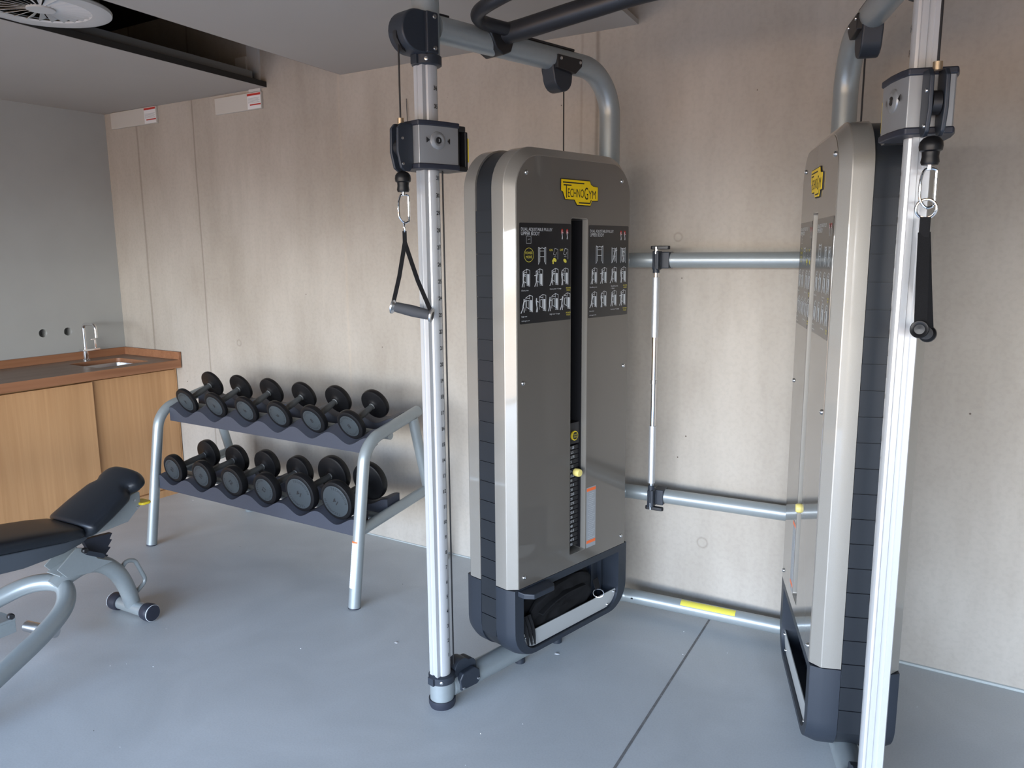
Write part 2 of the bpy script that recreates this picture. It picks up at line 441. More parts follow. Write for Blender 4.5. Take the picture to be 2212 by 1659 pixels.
# suspended ceiling boards, turned 6.4 degrees against the walls, with an open slot between them
def sl(x0, y): return x0 - 0.1122 * (y - 3.18)
def board(name, xa, xb):
    b = MB(); P = []
    for x, y, fl in ((xa, WIN_Y, 0), (xb, WIN_Y, 1), (xb, YW, 1), (xa, YW, 0)):
        P.append((x if x == XL or x == XR else sl(x, y), y))
    b.prism(P, lambda a, c, d: V((a, c, d)), ZC, ZC + 0.02)
    for x in (xa, xb):
        if x != XL:      # metal edge profile set a little above and behind the board
            k = 0.012 if x == xa else -0.012
            b.use(M['ceiling'])
    return b.build(name, M['ceiling'], kind='structure')
board('ceiling', XL, -3.596)
board('ceiling', -3.028, -1.362)
b = MB().box2((XL, WIN_Y, ZS), (XR, YW, ZS + 0.2)).build('ceiling', M['slab'], kind='structure')
b = MB().use(M['duct'])      # dark hanging profiles along the slot edges
for x0, dx in ((-3.62, -0.02), (-3.02, 0.02)):
    P = [(sl(x0, WIN_Y), WIN_Y), (sl(x0, WIN_Y) + dx, WIN_Y), (sl(x0, 3.1) + dx, 3.1), (sl(x0, 3.1), 3.1)]
    b.prism(P, lambda a, c, d: V((a, c, d)), ZC + 0.02, ZC + 0.075)
for x0, dx in ((-3.596, 0.003), (-3.028, -0.003)):
    P = [(sl(x0, WIN_Y), WIN_Y), (sl(x0, WIN_Y) + dx, WIN_Y), (sl(x0, YW) + dx, YW), (sl(x0, YW), YW)]
    b.use(M['slab']).prism(P, lambda a, c, d: V((a, c, d)), ZC + 0.0005, ZC + 0.03)
b.build('trim_1', None, kind='structure')
# floor joint line and sealant bead along the back wall
P = [(-0.967 - 0.004, 3.17), (-0.967 + 0.004, 3.17), (-0.62 + 0.006, WIN_Y), (-0.62 - 0.006, WIN_Y)]
MB().prism(P, lambda a, c, d: V((a, c, d)), -0.004, 0.0008).build('trim_2', M['joint'], kind='structure')
MB().tube([(-4.5, YW - 0.001, 0.002), (-2, YW - 0.001, 0.002), (-0.8, YW - 0.001, 0.003), (XR, YW - 0.001, 0.003)], [0.004, 0.005, 0.0075, 0.0085], 8).build('trim_3', M['sealant'], kind='structure')

# ------------------------------------------------------------------ above the ceiling slot
b = MB().use(M['slab'])
b.box2((-3.45, 0.3, 2.75), (-3.15, 2.3, 2.98))
tag(b.build('air_duct', M['slab'], bevel=0.01), 'dark rectangular air duct up in the open ceiling slot', 'duct')
def box_with_label(name, x0, x1, z0, z1, y0, label_x, lab):
    r = empty(name, ((x0 + x1) / 2, YW, z0), label=lab, cat='bracket box')
    cx = (x0 + x1) / 2
    MB().box2((x0 - cx, y0 - YW, 0), (x1 - cx, 0, z1 - z0)).build('casing', M['box_paper'], r, bevel=0.003)
    b = MB().use(M['label']); a, c_ = label_x[0] - cx, label_x[1] - cx; yy = y0 - YW - 0.0012
    b.box2((a, yy, 0.004), (c_, yy + 0.001, z1 - z0 - 0.004))
    b.use(M['red'])
    h = z1 - z0
    b.box2((a, yy - 0.0006, h - 0.018), (c_, yy, h - 0.006)).box2((a + 0.02, yy - 0.0006, 0.022), (c_, yy, 0.029))
    b.use(M['label_line'])
    for k in range(5): b.box2((a + 0.006, yy - 0.0006, 0.036 + k * 0.006), (c_ - 0.008 - 0.01 * (k % 2), yy, 0.0385 + k * 0.006))
    b.build('paper_label', None, r, label='white label with red stripes')
    return r
box_with_label('bracket_box', -5.08, -4.592, 2.396, 2.499, 3.164, (-4.712, -4.594), 'pale bracket box with red-striped label, tucked into the corner under the ceiling')
r = box_with_label('bracket_box', -4.027, -3.628, 2.389, 2.482, 3.164, (-3.740, -3.630), 'pale bracket box with red-striped label, below the end of the ceiling slot')
r2_ = MB().box2((0.0975, -0.012, 0.095), (0.1925, 0, 0.60))
r2_.build('hanger_plate', M['white_paint'], r)
MB().box2((0.008, -0.02, 0.18), (0.0975, 0, 0.29)).build('bracket', M['white_paint'], r)

r = empty('swirl_diffuser', (-3.215, 1.76, 2.515), label='round white swirl air diffuser hanging in the ceiling slot', cat='air vent')
R = 0.245
b = MB().lathe([(0.0, R - 0.075), (-0.006, R - 0.07), (-0.010, R - 0.02), (-0.006, R), (0.004, R + 0.002), (0.008, R), (0.008, R - 0.075)], (0, 0, 0), (0, 0, 1), 64, cap=False)
b.build('rim', M['white_paint'], r)
MB().lathe([(0.0, 0.0005), (0.0, 0.05), (0.008, 0.05), (0.008, 0.0005)], (0, 0, -0.006), (0, 0, 1), 32, cap=False).build('hub', M['white_paint'], r)
b = MB()
for k in range(24):
    a = 2 * PI * k / 24
    ca, sa = math.cos(a), math.sin(a); n_ = V((-sa, ca, 0)); u_ = V((ca, sa, 0))
    lo = []
    for q, hw, dz in ((0.045, 0.003, 0.002), (0.12, 0.010, 0.006), (R - 0.073, 0.0145, 0.010)):
        p = u_ * q
        lo.append([p - n_ * hw + V((0, 0, dz)), p + n_ * hw - V((0, 0, dz * 0.6)), p + n_ * hw - V((0, 0, dz * 0.6 - 0.0015)), p - n_ * hw + V((0, 0, dz + 0.0015))])
    b.loft(lo)
b.build('vanes', M['white_paint'], r)
MB().lathe([(0.012, R - 0.04), (0.18, R - 0.04), (0.18, 0.001)], (0, 0, 0), (0, 0, 1), 40, cap=False).build('plenum', M['slab'], r)

b = MB().tube(spline([(-2.59, YW - 0.006, 2.335), (-2.585, YW - 0.01, 2.25), (-2.587, YW - 0.008, 2.19)], 4), 0.0016, 6)
b.loft([[V((-2.602, YW - 0.008, 2.185)), V((-2.572, YW - 0.008, 2.18)), V((-2.588, YW - 0.014, 2.21))], [V((-2.60, YW - 0.002, 2.185)), V((-2.574, YW - 0.002, 2.18)), V((-2.588, YW - 0.002, 2.21))]])
b.tube([(-2.587, YW - 0.008, 2.185), (-2.60, YW - 0.004, 2.12)], 0.0012, 6)
tag(b.build('loose_wire', M['dark']), 'thin loose wire with a scrap hanging on the concrete beside the left cable column', 'wire')

# ------------------------------------------------------------------ sink cabinet
CX = -4.584
r = empty('sink_cabinet', (CX - 0.29, 2.4, 0), label='oak veneered base cabinet with sliding doors in the corner', cat='cabinet')
def rel(r_, p): return V(p) - r_.location
def bx(r_, a, c_): return MB().box(rel(r_, [(a[i] + c_[i]) / 2 for i in range(3)]), [abs(c_[i] - a[i]) for i in range(3)])
b = MB()
for a_, c_ in (((XL + .01, -.5, .0), (CX - .05, 3.165, .05)), ((XL + .01, -.5, .05), (XL + .03, 3.165, .84)), ((XL + .03, 3.145, .05), (CX - .05, 3.165, .84)), ((XL + .03, 1.6, .05), (CX - .05, 1.62, .84)), ((XL + .03, -.5, .05), (CX - .05, -.48, .84)), ((CX - .075, -.5, .82), (CX - .05, 3.145, .84))):
    b.box(rel(r, [(a_[i] + c_[i]) / 2 for i in range(3)]), [abs(c_[i] - a_[i]) for i in range(3)])
b.build('carcass', M['oak'], r)
bx(r, (CX - 0.05, 0.0, 0.0), (CX - 0.006, 3.165, 0.045)).build('plinth', M['oak'], r)
bx(r, (CX - 0.58, 3.1655, 0.0), (CX - 0.027, 3.175, 0.835)).build('end_panel', M['oak'], r, bevel=0.0015)
bx(r, (CX - 0.022, 1.05, 0.047), (CX, 2.590, 0.832)).build('door', M['oak'], r, bevel=0.0015)
bx(r, (CX - 0.048, 2.50, 0.047), (CX - 0.026, 3.164, 0.832)).build('door', M['oak'], r, bevel=0.0015)
bx(r, (CX - 0.022, -0.5, 0.047), (CX, 1.046, 0.832)).build('door', M['oak'], r, bevel=0.0015)

r = empty('worktop', (-4.87, 2.4, 0.845), label='reddish wooden worktop with raised splash edge along both walls', cat='worktop')
top = MB().box(rel(r, (-4.853, 1.335, 0.8735)), (0.612, 3.67, 0.053)).use(M['counter'])
top = top.build('board', None, r)
top.data.materials.clear(); top.data.materials.append(M['counter']); top.data.materials.append(M['ctop'])
sx0, sx1, sy0, sy1 = -5.0, -4.655, 2.675, 3.02
cc = MB().use(M['counter']).prism(rrect(sx0, sy0, sx1, sy1, 0.03), lambda a, c_, d: rel(r, (a, c_, d)), 0.82, 0.95).build('c', None, r)
bpy.context.view_layer.update()
cut(top, cc)
for p in top.data.polygons: p.material_index = 1 if p.normal.z > 0.9 else 0
bx(r, (-5.165, -0.5, 0.9), (-5.145, 3.175, 0.950)).build('splash_edge', M['counter'], r, bevel=0.001)
bx(r, (-5.145, 3.157, 0.9), (-4.548, 3.175, 0.950)).build('splash_edge', M['counter'], r, bevel=0.001)

r = empty('sink', ((sx0 + sx1) / 2, (sy0 + sy1) / 2, 0.70), label='small stainless steel sink set under the worktop cut-out', cat='sink')
b = MB(); lo = []
for z, gx, rr in ((0.174, -0.002, 0.03), (0.172, -0.006, 0.035), (0.03, -0.02, 0.05), (0.008, -0.05, 0.05), (0.004, -0.15, 0.01)):
    lo.append([V((a, c_, z)) for a, c_ in rrect(-(sx1 - sx0) / 2 - gx, -(sy1 - sy0) / 2 - gx, (sx1 - sx0) / 2 + gx, (sy1 - sy0) / 2 + gx, rr)])
b.loft(lo, False, True).build('basin', M['steel'], r)
MB().lathe([(0.0, 0.035), (0.003, 0.033), (0.003, 0.001)], (0, 0, 0.004), (0, 0, 1), 24).build('drain', M['chrome'], r)

r = empty('faucet', (-5.06, 2.835, 0.9), label='chrome mixer tap behind the sink', cat='tap')
MB().lathe([(0, 0.024), (0.006, 0.024), (0.01, 0.017), (0.062, 0.017)], (0, 0, 0), (0, 0, 1)).build('base', M['chrome'], r)
MB().box((0, 0.03, 0.069), (0.05, 0.115, 0.014)).build('body', M['chrome'], r, bevel=0.003)
pts = fillet([(0, 0.0, 0.076), (0, 0.0, 0.24), (0.12, 0.01, 0.24), (0.12, 0.01, 0.155)], 0.03)
MB().tube(pts, 0.0105, 16).build('spout', M['chrome'], r)
MB().box((0.0, 0.068, 0.108), (0.014, 0.012, 0.064)).box((0.0, 0.055, 0.134), (0.014, 0.032, 0.010)).build('lever', M['chrome'], r, bevel=0.002)
# ------------------------------------------------------------------ cable machine
MO = V((-1.571, 2.029, 0)); MZ = math.radians(3.8); W = 1.376; AL = math.radians(16.05)
mach = empty('cable_machine', MO, MZ, 'large silver and bronze dual tower cable crossover machine standing before the concrete wall', 'cable machine')
def wing(side):
    if side == 0: D = V((math.sin(AL), math.cos(AL), 0)); N = V((math.cos(AL), -math.sin(AL), 0)); O = V((0, 0, 0))
    else: D = V((-math.sin(AL), math.cos(AL), 0)); N = V((-math.cos(AL), -math.sin(AL), 0)); O = V((W, 0, 0))
    def f(s, t, z): return O + D * s + N * t + V((0, 0, z))
    return f, D, N, O
S0, S1, TC, TF, ZB, ZT = 0.234, 0.931, 0.0965, 0.125, 0.383, 1.935
SLOT = (0.549, 0.641, 0.430, 1.700)
def child(b, name, m, par=None, **k): return b.build(name, m, par or mach, **k)

def figure(b, f, x, y, h, pose, wd):
    """small line figure; (x,y) feet, h height, pose 0..3"""
    P = {0: dict(hip=(0.02, .5), sh=(0.06, .82), hd=(0.08, .93), f1=(-.10, 0), f2=(.10, 0), hand=(.22, .74)),
         1: dict(hip=(0.05, .5), sh=(0.10, .80), hd=(0.12, .92), f1=(-.14, 0), f2=(.10, 0), hand=(-.16, .76)),
         2: dict(hip=(0.0, .48), sh=(0.10, .80), hd=(0.10, .92), f1=(-.22, 0), f2=(.10, .06), hand=(.34, .88)),
         3: dict(hip=(0.0, .48), sh=(-.04, .80), hd=(-.02, .92), f1=(-.04, 0), f2=(.08, 0), hand=(.18, .70))}[pose]
    q = lambda k: (x + P[k][0] * h, y + P[k][1] * h)
    kn = lambda a, c_: ((a[0] + c_[0]) / 2 + 0.04 * h, (a[1] + c_[1]) / 2)
    b.strokes([[q('f1'), kn(q('f1'), q('hip')), q('hip')], [q('f2'), kn(q('f2'), q('hip')), q('hip')]], f, wd)
    b.strokes([[q('hip'), q('sh')]], f, wd * 1.7)
    b.strokes([[q('sh'), q('hand')]], f, wd * 0.9)
    c_ = q('hd'); b.poly([f(c_[0] + wd * math.cos(a) * 0.9, c_[1] + wd * math.sin(a) * 1.1) for a in [2 * PI * k / 10 for k in range(10)]])

def picto_tower(b, f, f2, x, y, w_, h):
    """little drawing of one tower: side outline plus pale filled cover"""
    b.use(M['white'])
    b.strokes([[(x, y + h * .12), (x, y + h * .86), (x + w_ * .55, y + h), (x + w_, y + h * .93), (x + w_, y), (x + w_ * .55, y + h * .05)]], f, w_ * .05)
    b.strokes([[(x, y + h * .86), (x + w_ * .5, y + h * .80)], [(x + w_ * .55, y + h), (x + w_ * .55, y + h * .78)]], f, w_ * .05)
    b.use(M['white']); b.poly([f2(x + w_ * .62, y + h * .1), f2(x + w_ * .92, y + h * .04), f2(x + w_ * .92, y + h * .70), f2(x + w_ * .62, y + h * .72)])
    b.use(M['grey_print']); b.poly([f2(x + w_ * .50, y + h * .1), f2(x + w_ * .60, y + h * .1), f2(x + w_ * .60, y + h * .72), f2(x + w_ * .50, y + h * .72)])
    b.use(M['white']); b.strokes([[(x + w_ * .12, y + h * .3), (x + w_ * .12, y + h * .68), (x + w_ * .45, y + h * .70), (x + w_ * .45, y + h * .2), (x + w_ * .12, y + h * .3)]], f, w_ * .05)

def picto_machine(b, f, x, y, w_, h):
    b.use(M['white']); lw = w_ * .045
    b.strokes([[(x, y), (x, y + h), (x + w_ * .2, y + h * .9), (x + w_ * .2, y + h * .18), (x, y)], [(x + w_, y), (x + w_, y + h), (x + w_ * .8, y + h * .9), (x + w_ * .8, y + h * .18), (x + w_, y)],
               [(x + w_ * .2, y + h * .78), (x + w_ * .8, y + h * .78)], [(x + w_ * .2, y + h * .45), (x + w_ * .8, y + h * .45)],
               [(x, y + h), (x + w_ * .3, y + h * .93), (x + w_ * .5, y + h * .97), (x + w_ * .7, y + h * .93), (x + w_, y + h)]], f, lw)
    b.use(M['grey_print']); b.strokes([[(x + w_ * .1, y + h * .1), (x + w_ * .1, y + h * .9)], [(x + w_ * .9, y + h * .1), (x + w_ * .9, y + h * .9)]], f, lw * 1.5)

def placard(par, F3, U, s_lo, s_hi, z_lo, z_hi, first, flip):
    """black instruction placard; F3(s, t, z) wing frame; reading direction runs along +s (flip: along -s)"""
    Wd, Hd = s_hi - s_lo, z_hi - z_lo
    t0 = TF + 0.0016
    b = MB().use(M['placard']).prism(rrect(s_lo, z_lo, s_hi, z_hi, 0.004, 2), lambda a, c_, d: F3(a, d, c_), t0, t0 + 0.0006)
    def mk(dt):
        if not flip: return lambda u, v_: F3(s_lo + u, t0 + 0.0006 + dt, z_hi - Hd + v_)
        return lambda u, v_: F3(s_hi - u, t0 + 0.0006 + dt, z_hi - Hd + v_)
    f, f2, f3 = mk(0.0003), mk(0.0005), mk(0.0007)
    X = lambda u: u * 0.274; Y = lambda v_: Hd * (1 - v_)
    if not first: X = lambda u: u * Wd
    def T(s_, u, v_, size, m_, al='LEFT', xs=1, bold=0.0, width=None, ff=f2):
        b.use(m_); b.text(s_, lambda a, c_: ff(X(u) + a, Y(v_) + c_), size, al, xs, bold, width)
    T('DUAL ADJUSTABLE PULLEY', .03, .078, .0105, M['white'], width=X(.58), bold=0.0)
    T('UPPER BODY', .03, .122, .0125, M['white'], width=X(.34), bold=0.0)
    for k, u in enumerate((.80, .90)):
        b.use(M['red']); b.poly([f2(X(u) + a * .006, Y(.075) + c_ * .008) for a, c_ in ((-1, -1), (1, -1), (.8, .6), (0, 1), (-.8, .6))])
        figure(b.use(M['white']), f3, X(u), Y(.155), 0.030, 3, .0022)
    lw = .0012
    if first:
        b.use(M['white']); x0, y0 = X(.125), Y(.20); q = X(.085)
        b.strokes([[(x0, y0), (x0 + q, y0), (x0 + q, y0 + q), (x0, y0 + q), (x0, y0)], [(x0 + q * .3, y0 + q * .45), (x0 + q * .5, y0 + q * .6), (x0 + q * .75, y0 + q * .6)]], f, lw * .8)
        cx_, cy_, rr = X(.17), Y(.315), .0235
        b.use(M['yprint']); b.strokes([[(cx_ + rr * math.cos(a), cy_ + rr * math.sin(a)) for a in [2 * PI * k / 28 for k in range(29)]]], f, .0014)
        T('POWER', .17, .307, .0085, M['yprint'], 'CENTER', width=.036); T('MODE', .17, .347, .0085, M['yprint'], 'CENTER', width=.030)
        picto_machine(b, f, X(.345), Y(.41), X(.14), Hd * .17)
        for u, tx, dy in ((.60, 'ON', 0), (.80, 'OFF', -.004)):
            T(tx, u - .045, .278, .0075, M['yprint'], 'LEFT', bold=0.01)
            b.use(M['white']); x0, y0 = X(u + .03), Y(.345)
            b.strokes([[(x0 + .008, y0 + .032), (x0 + .024, y0 + .028), (x0 + .024, y0 - .006)], [(x0 + .008, y0 + .032), (x0, y0 + .012), (x0 + .012, y0 + .008), (x0 + .018, y0 + .018)], [(x0 + .004, y0 + .004), (x0 + .016, y0 + .002)]], f, lw)
            b.use(M['yprint']); b.poly([f2(x0 + .008 + .009 * math.cos(a), y0 - .008 + dy + .0065 * math.sin(a) - .003 * math.cos(a)) for a in [2 * PI * k / 12 for k in range(12)]])
        b.use(M['yprint']); x0, y0 = X(.625), Y(.41); b.poly([f2(x0 - .003, y0), f2(x0 + .003, y0), f2(x0 + .003, y0 + .009), f2(x0 + .007, y0 + .009), f2(x0, y0 + .018), f2(x0 - .007, y0 + .009), f2(x0 - .003, y0 + .009)])
        rows = ((.625, (.06, .30, .60, .80), 'Chest press', 'Chest press + Lunge', None), (.885, (.11, .36, .60, .84), 'High row', 'High row + Lunge', None))
    else:
        picto_machine(b, f, X(.18), Y(.41), X(.17), Hd * .19)
        for u in (.57, .80):
            picto_machine(b, f, X(u), Y(.41), X(.13), Hd * .17); figure(b.use(M['white']), f3, X(u + .06), Y(.40), .052, 3 if u > .7 else 2, .0035)
        rows = ((.625, (.08, .32, .58, .82), 'Shoulder press', 'Shoulder press', '+ Squat'), (.885, (.08, .32, .58, .82), 'Low row', 'Low row + Lunge', None))
    for ri, (vb, us, c1, c2, c3) in enumerate(rows):
        for k, u in enumerate(us):
            picto_tower(b, f, f2, X(u), Y(vb), X(.125), Hd * .17)
            off = -.05 if (ri == 1 and first) else .0
            figure(b.use(M['white']), f3, X(u + off), Y(vb) - .001, .048, (ri * 2 + k) % 4, .0034)
        T(c1, .03, vb + .047, .0052, M['white']); T(c2, .56, vb + .047, .0052, M['white'])
        if c3: T(c3, .56, vb + .072, .0052, M['white'])
        T('POWER', .93, vb + .047, .0052, M['yprint'], 'CENTER'); T('MODE', .93, vb + .070, .0052, M['yprint'], 'CENTER')
    T('technogym.com', .03, .975, .0045, M['white'])
    child(b, 'instruction_placard', None, par, fix=False, label='black placard with exercise drawings')

def badge(par, F3, flip):
    s0, Wb, z1, Hb = 0.486, 0.210, 1.836, 0.092
    t0 = TF + 0.0016
    pts = [(0, 0), (.77, 0), (.80, .13), (.86, .20), (1, .22), (1, .78), (.83, .80), (.79, 1), (.43, .99), (.36, .79), (.11, .79), (.05, .50), (0, .45)]
    S = (lambda u: s0 + u * Wb) if not flip else (lambda u: s0 + Wb - u * Wb)
    b = MB().use(M['ink']).prism(pts, lambda a, c_, d: F3(S(a), d, z1 - c_ * Hb), t0, t0 + 0.003)
    ins = [(.5 + (a - .5) * .97, .48 + (c_ - .48) * .93) for a, c_ in pts]
    b.use(M['logo']).prism(ins, lambda a, c_, d: F3(S(a), d, z1 - c_ * Hb), t0 + 0.0028, t0 + 0.0046)
    f = lambda u, v_: F3(S(u / Wb), t0 + 0.0049, z1 - Hb + v_)
    b.use(M['ink'])
    b.strokes([[(.05 * Wb, .86 * Hb), (.60 * Wb, .86 * Hb)], [(.47 * Wb, .12 * Hb), (.77 * Wb, .12 * Hb), (.80 * Wb, .24 * Hb)]], f, .0042)
    def T(s_, u0, u1, y, h): b.text(s_, lambda a, c_: f(u0 * Wb + a, y * Hb + c_), h, 'LEFT', 1, 0.0, (u1 - u0) * Wb)
    b.strokes([[(.07 * Wb, .76 * Hb), (.26 * Wb, .76 * Hb)], [(.135 * Wb, .76 * Hb), (.135 * Wb, .30 * Hb)]], f, .0042)
    T('ECHNO', .175, .60, .32, .030); T('G', .615, .715, .26, .043); T('YM', .725, .93, .30, .030)
    child(b, 'badge', None, par, fix=False, label='yellow lettered badge')

def screw(par, F3, s, z, t=TF + .0015, r=0.008):
    N_ = F3(0, 1, 0) - F3(0, 0, 0)
    b = MB().lathe([(0, r), (0.002, r), (0.005, r * .7), (0.0055, r * .4), (0.003, r * .35), (0.003, 0.0003)], F3(s, t, z), N_, 20)
    child(b, 'screw', M['steel'], par)

def outline(ins, top=True):
    if top: return rrect(S0 + ins, ZB, S1 - ins, ZT - ins, [0, 0, 0.14 - ins * .8, 0.14 - ins * .8], 10)

def tower(side):
    F3, D, N, O = wing(side); flip = side == 1
    if flip:
        Fw = F3
        F3 = lambda s_, t_, z_: Fw(s_, t_, ZT - (ZT - z_) * 1.016)      # the right tower hangs a little lower
    cov = MB().loft([[F3(a, t, z) for a, z in outline(i_)] for t, i_ in ((0.040, 0.0), (TC - .003, 0.0), (TC, 0.0012), (TF - .001, 0.0285), (TF, 0.031))])
    cov = child(cov, 'front_cover', M['bronze'], smooth=14)
    cutter = MB().loft([[F3(a, t, z) for a, z in rrect(SLOT[0] + i_, SLOT[2] + i_ * .7, SLOT[1] - i_ * k_, SLOT[3] - i_ * .5, 0.006, 3)] for t, i_, k_ in ((0.02, 0.002, 1), (0.105, 0.002, 1.0), (TF - .001, 0.0, 0), (TF + .02, 0.0, 0))]).build('c', None, mach)
    bpy.context.view_layer.update(); cut(cov, cutter)
    pan = child(MB().prism(outline(0.0315), lambda a, z, t: F3(a, t, z), TF - .0005, TF + .0015), 'front_panel', M['panel'], cov, label='glossy clear front panel')
    c2 = MB().prism(rrect(SLOT[0] - .002, SLOT[2] - .002, SLOT[1] + .002, SLOT[3] + .002, 0.008, 4), lambda a, z, t: F3(a, t, z), TF - .02, TF + .02).build('c', None, mach)
    bpy.context.view_layer.update(); cut(pan, c2)
    rear = MB().loft([[F3(a, -t, z) for a, z in outline(i_)] for t, i_ in ((0.040, 0.0), (TC - .003, 0.0), (TC, 0.0012), (TF, 0.030))])
    rear = child(rear, 'rear_cover', M['bronze'], smooth=14)
    for s, z in ((0.313, 1.845), (0.846, 1.845), (0.874, 1.132), (0.292, 1.134), (0.292, 0.421), (0.876, 0.419)): screw(cov, F3, s, z)
    badge(cov, F3, flip)
    placard(cov, F3, None, 0.277, 0.545, 1.339, 1.680, True if not flip else False, flip)
    placard(cov, F3, None, 0.647, 0.893, 1.336, 1.678, False if not flip else True, flip)
    # warning sticker
    b = MB().use(M['label_grey']).box2((0.648, TF + .0016, 0.430), (0.705, TF + .0021, 0.676), lambda p: F3(*p))
    b.use(M['orange'])
    for z in (0.660, 0.447): b.box2((0.649, TF + .0021, z), (0.704, TF + .0025, z + .012), lambda p: F3(*p))
    b.use(M['label_line'])
    for k in range(24): b.box2((0.657 + .004 * (k % 3), TF + .0021, 0.466 + k * .0079), (0.700 - .006 * ((k * 7) % 4), TF + .0024, 0.4685 + k * .0079), lambda p: F3(*p))
    child(b, 'warning_sticker', None, cov)
    # spine between the covers, with its row of tiles
    full = rrect(S0 + .006, 0.098, S1 - .006, ZT - .006, [0.11, 0.11, 0.134, 0.134], 10)
    sp = MB().prism(full, lambda a, z, t: F3(a, t, z), -0.0385, 0.0385)
    z = 0.18
    while z < 1.72:
        sp.box2((S0 + .001, -0.0385, z + .0017), (S0 + .02, 0.0385, z + 0.0735 - .0017), lambda p: F3(*p)); z += 0.0735
    child(sp, 'spine', M['spine'], bevel=0.0)
    # lower shells
    low = [(S0, ZB - .003), (S1, ZB - .003)] + list(reversed(arc((S1 - .115, 0.095 + .115), -PI / 2, 0, 0.115, 8))) + list(reversed(arc((S0 + .115, 0.095 + .115), PI, 1.5 * PI, 0.115, 8)))
    cen = (0.5825, 0.24)
    def shr(k): return [(cen[0] + (a - cen[0]) * (1 - k * 2.75), max(0.095, z) if k == 0 else cen[1] + (z - cen[1]) * (1 - (k * 5 if z < cen[1] else 0))) for a, z in low]
    for sg, nm in ((1, 'lower_shell'), (-1, 'rear_lower_shell')):
        sh = MB().loft([[F3(a, sg * t, z) for a, z in shr(i_)] for t, i_ in ((0.0395, 0.0), (TC - .012, 0.0), (TC - .001, .0025), (TF - .002, 0.033 * .38), (TF - .0005, 0.036 * .38))])
        sh = child(sh, nm, M['dark'])
        if sg == 1:
            op = rrect(0.292, 0.122, 0.866, 0.352, [0.075, 0.075, 0.006, 0.006], 8)
            cc = MB().loft([[F3(a, t, z) for a, z in op] for t in (0.043, TF + .03)]).build('c', None, mach)
            bpy.context.view_layer.update(); cut(sh, cc)
            shell = sh
    pl_ = [(0.296, 0.190), (0.862, 0.190)] + list(reversed(arc((0.792, 0.198), -PI / 2, 0, 0.072, 8))) + list(reversed(arc((0.366, 0.198), PI, 1.5 * PI, 0.072, 8)))
    pl_ = [p for p in pl_ if p[1] <= 0.1901]
    child(MB().prism(pl_, lambda a, z, t: F3(a, t, z), 0.110, 0.113), 'storage_lip', M['plate'], shell)
    for s, z in ((0.308, 0.175), (0.350, 0.137), (0.85, 0.178), (0.806, 0.137)): screw(shell, F3, s, z, 0.113, 0.0055)
    for s in (0.70, 0.77, 0.83):
        child(MB().box2((s - .003, 0.043, 0.13), (s + .003, 0.06, 0.345), lambda p: F3(*p)), 'rib', M['dark'], shell)
    # power mode ledge
    b = MB().prism([(0.205, 0.386), (0.440, 0.386), (0.440, 0.338), (0.425, 0.330), (0.205, 0.330)], lambda a, z, t: F3(a, t, z), 0.118, 0.124)
    b = MB().loft([[F3(a, t, z) for a, t in ((0.262, 0.10), (0.262, 0.155), (0.285, 0.185), (0.392, 0.185), (0.412, 0.165), (0.412, 0.10))] for z in (0.356, 0.376)])
    if not flip: child(b, 'selector_ledge', M['dark'], shell, bevel=0.004)
    else: b.bm.free()
    # weight stack seen in the slot
    ls = MB().use(M['black'])
    zl, zh = SLOT[2] + .002, SLOT[3] - .003
    ls.box2((SLOT[0] + .0025, 0.0385, zl), (SLOT[0] + .004, 0.104, zh), lambda p: F3(*p))
    ls.box2((0.6365, 0.0385, zl), (0.6385, 0.1045, zh), lambda p: F3(*p))
    ls.box2((SLOT[0] + .003, 0.0385, zl), (0.6385, 0.041, zh), lambda p: F3(*p))
    ls.box2((SLOT[0] + .004, 0.041, zh - .003), (0.6365, 0.1045, zh), lambda p: F3(*p))
    ls.box2((SLOT[0] + .006, 0.045, 0.858), (0.634, 0.100, 0.940), lambda p: F3(*p))
    st_ = child(ls, 'weight_stack', None)
    vals = ['1.25', '2.5', '3.75', '5'] + [('%g' % (7.5 + 2.5 * k)) for k in range(18)]
    sg = -1 if flip else 1
    for k, v_ in enumerate(vals):
        z = 0.842 - k * 0.01850
        b = MB().use(M['black']).box2((SLOT[0] + .007, 0.045, z - .0080), (0.634, 0.0965, z + .0080), lambda p: F3(*p))
        b.use(M['white'])
        b.text(v_, lambda a, c_: F3((0.586 if sg > 0 else 0.612) + sg * a, 0.0970, z - .0045 + c_), .0095, 'LEFT', 1, 0.02)
        child(b, 'weight_plate', None, st_, fix=False)
    child(MB().cyl(F3(0.575, 0.093, 0.94), F3(0.575, 0.093, 1.694), 0.0035, 12), 'guide_rod', M['chrome'], st_)
    b = MB().use(M['yellow']).cyl(F3(0.600, 0.099, 0.890), F3(0.600, 0.106, 0.890), 0.0185, 28)
    b.use(M['black']).cyl(F3(0.6015, 0.1055, 0.890), F3(0.6015, 0.1066, 0.890), 0.0145, 28)
    b.use(M['yprint'])
    b.text('POWER', lambda a, c_: F3(0.6015 + sg * a, 0.1069, 0.892 + c_), .0055, 'CENTER', 1, 0.0, .022)
    b.text('MODE', lambda a, c_: F3(0.6015 + sg * a, 0.1069, 0.883 + c_), .0055, 'CENTER', 1, 0.0, .019)
    child(b, 'power_mode_disc', None, st_, fix=False)
    b = MB().use(M['knob']).lathe([(0, .0135), (.003, .0155), (.020, .0155), (.026, .013), (.027, .001)], F3(0.594, 0.112, 0.750), N, 28)
    b.use(M['steel']).cyl(F3(0.594, 0.09, 0.750), F3(0.594, 0.113, 0.750), 0.005, 12)
    child(b, 'selector_knob', None, st_)
    return F3

def hugging(F, phi, r, dz, z):     # point on a vertical round surface in wing frame
    return F(math.sin(phi) * r, math.cos(phi) * r, z + dz)

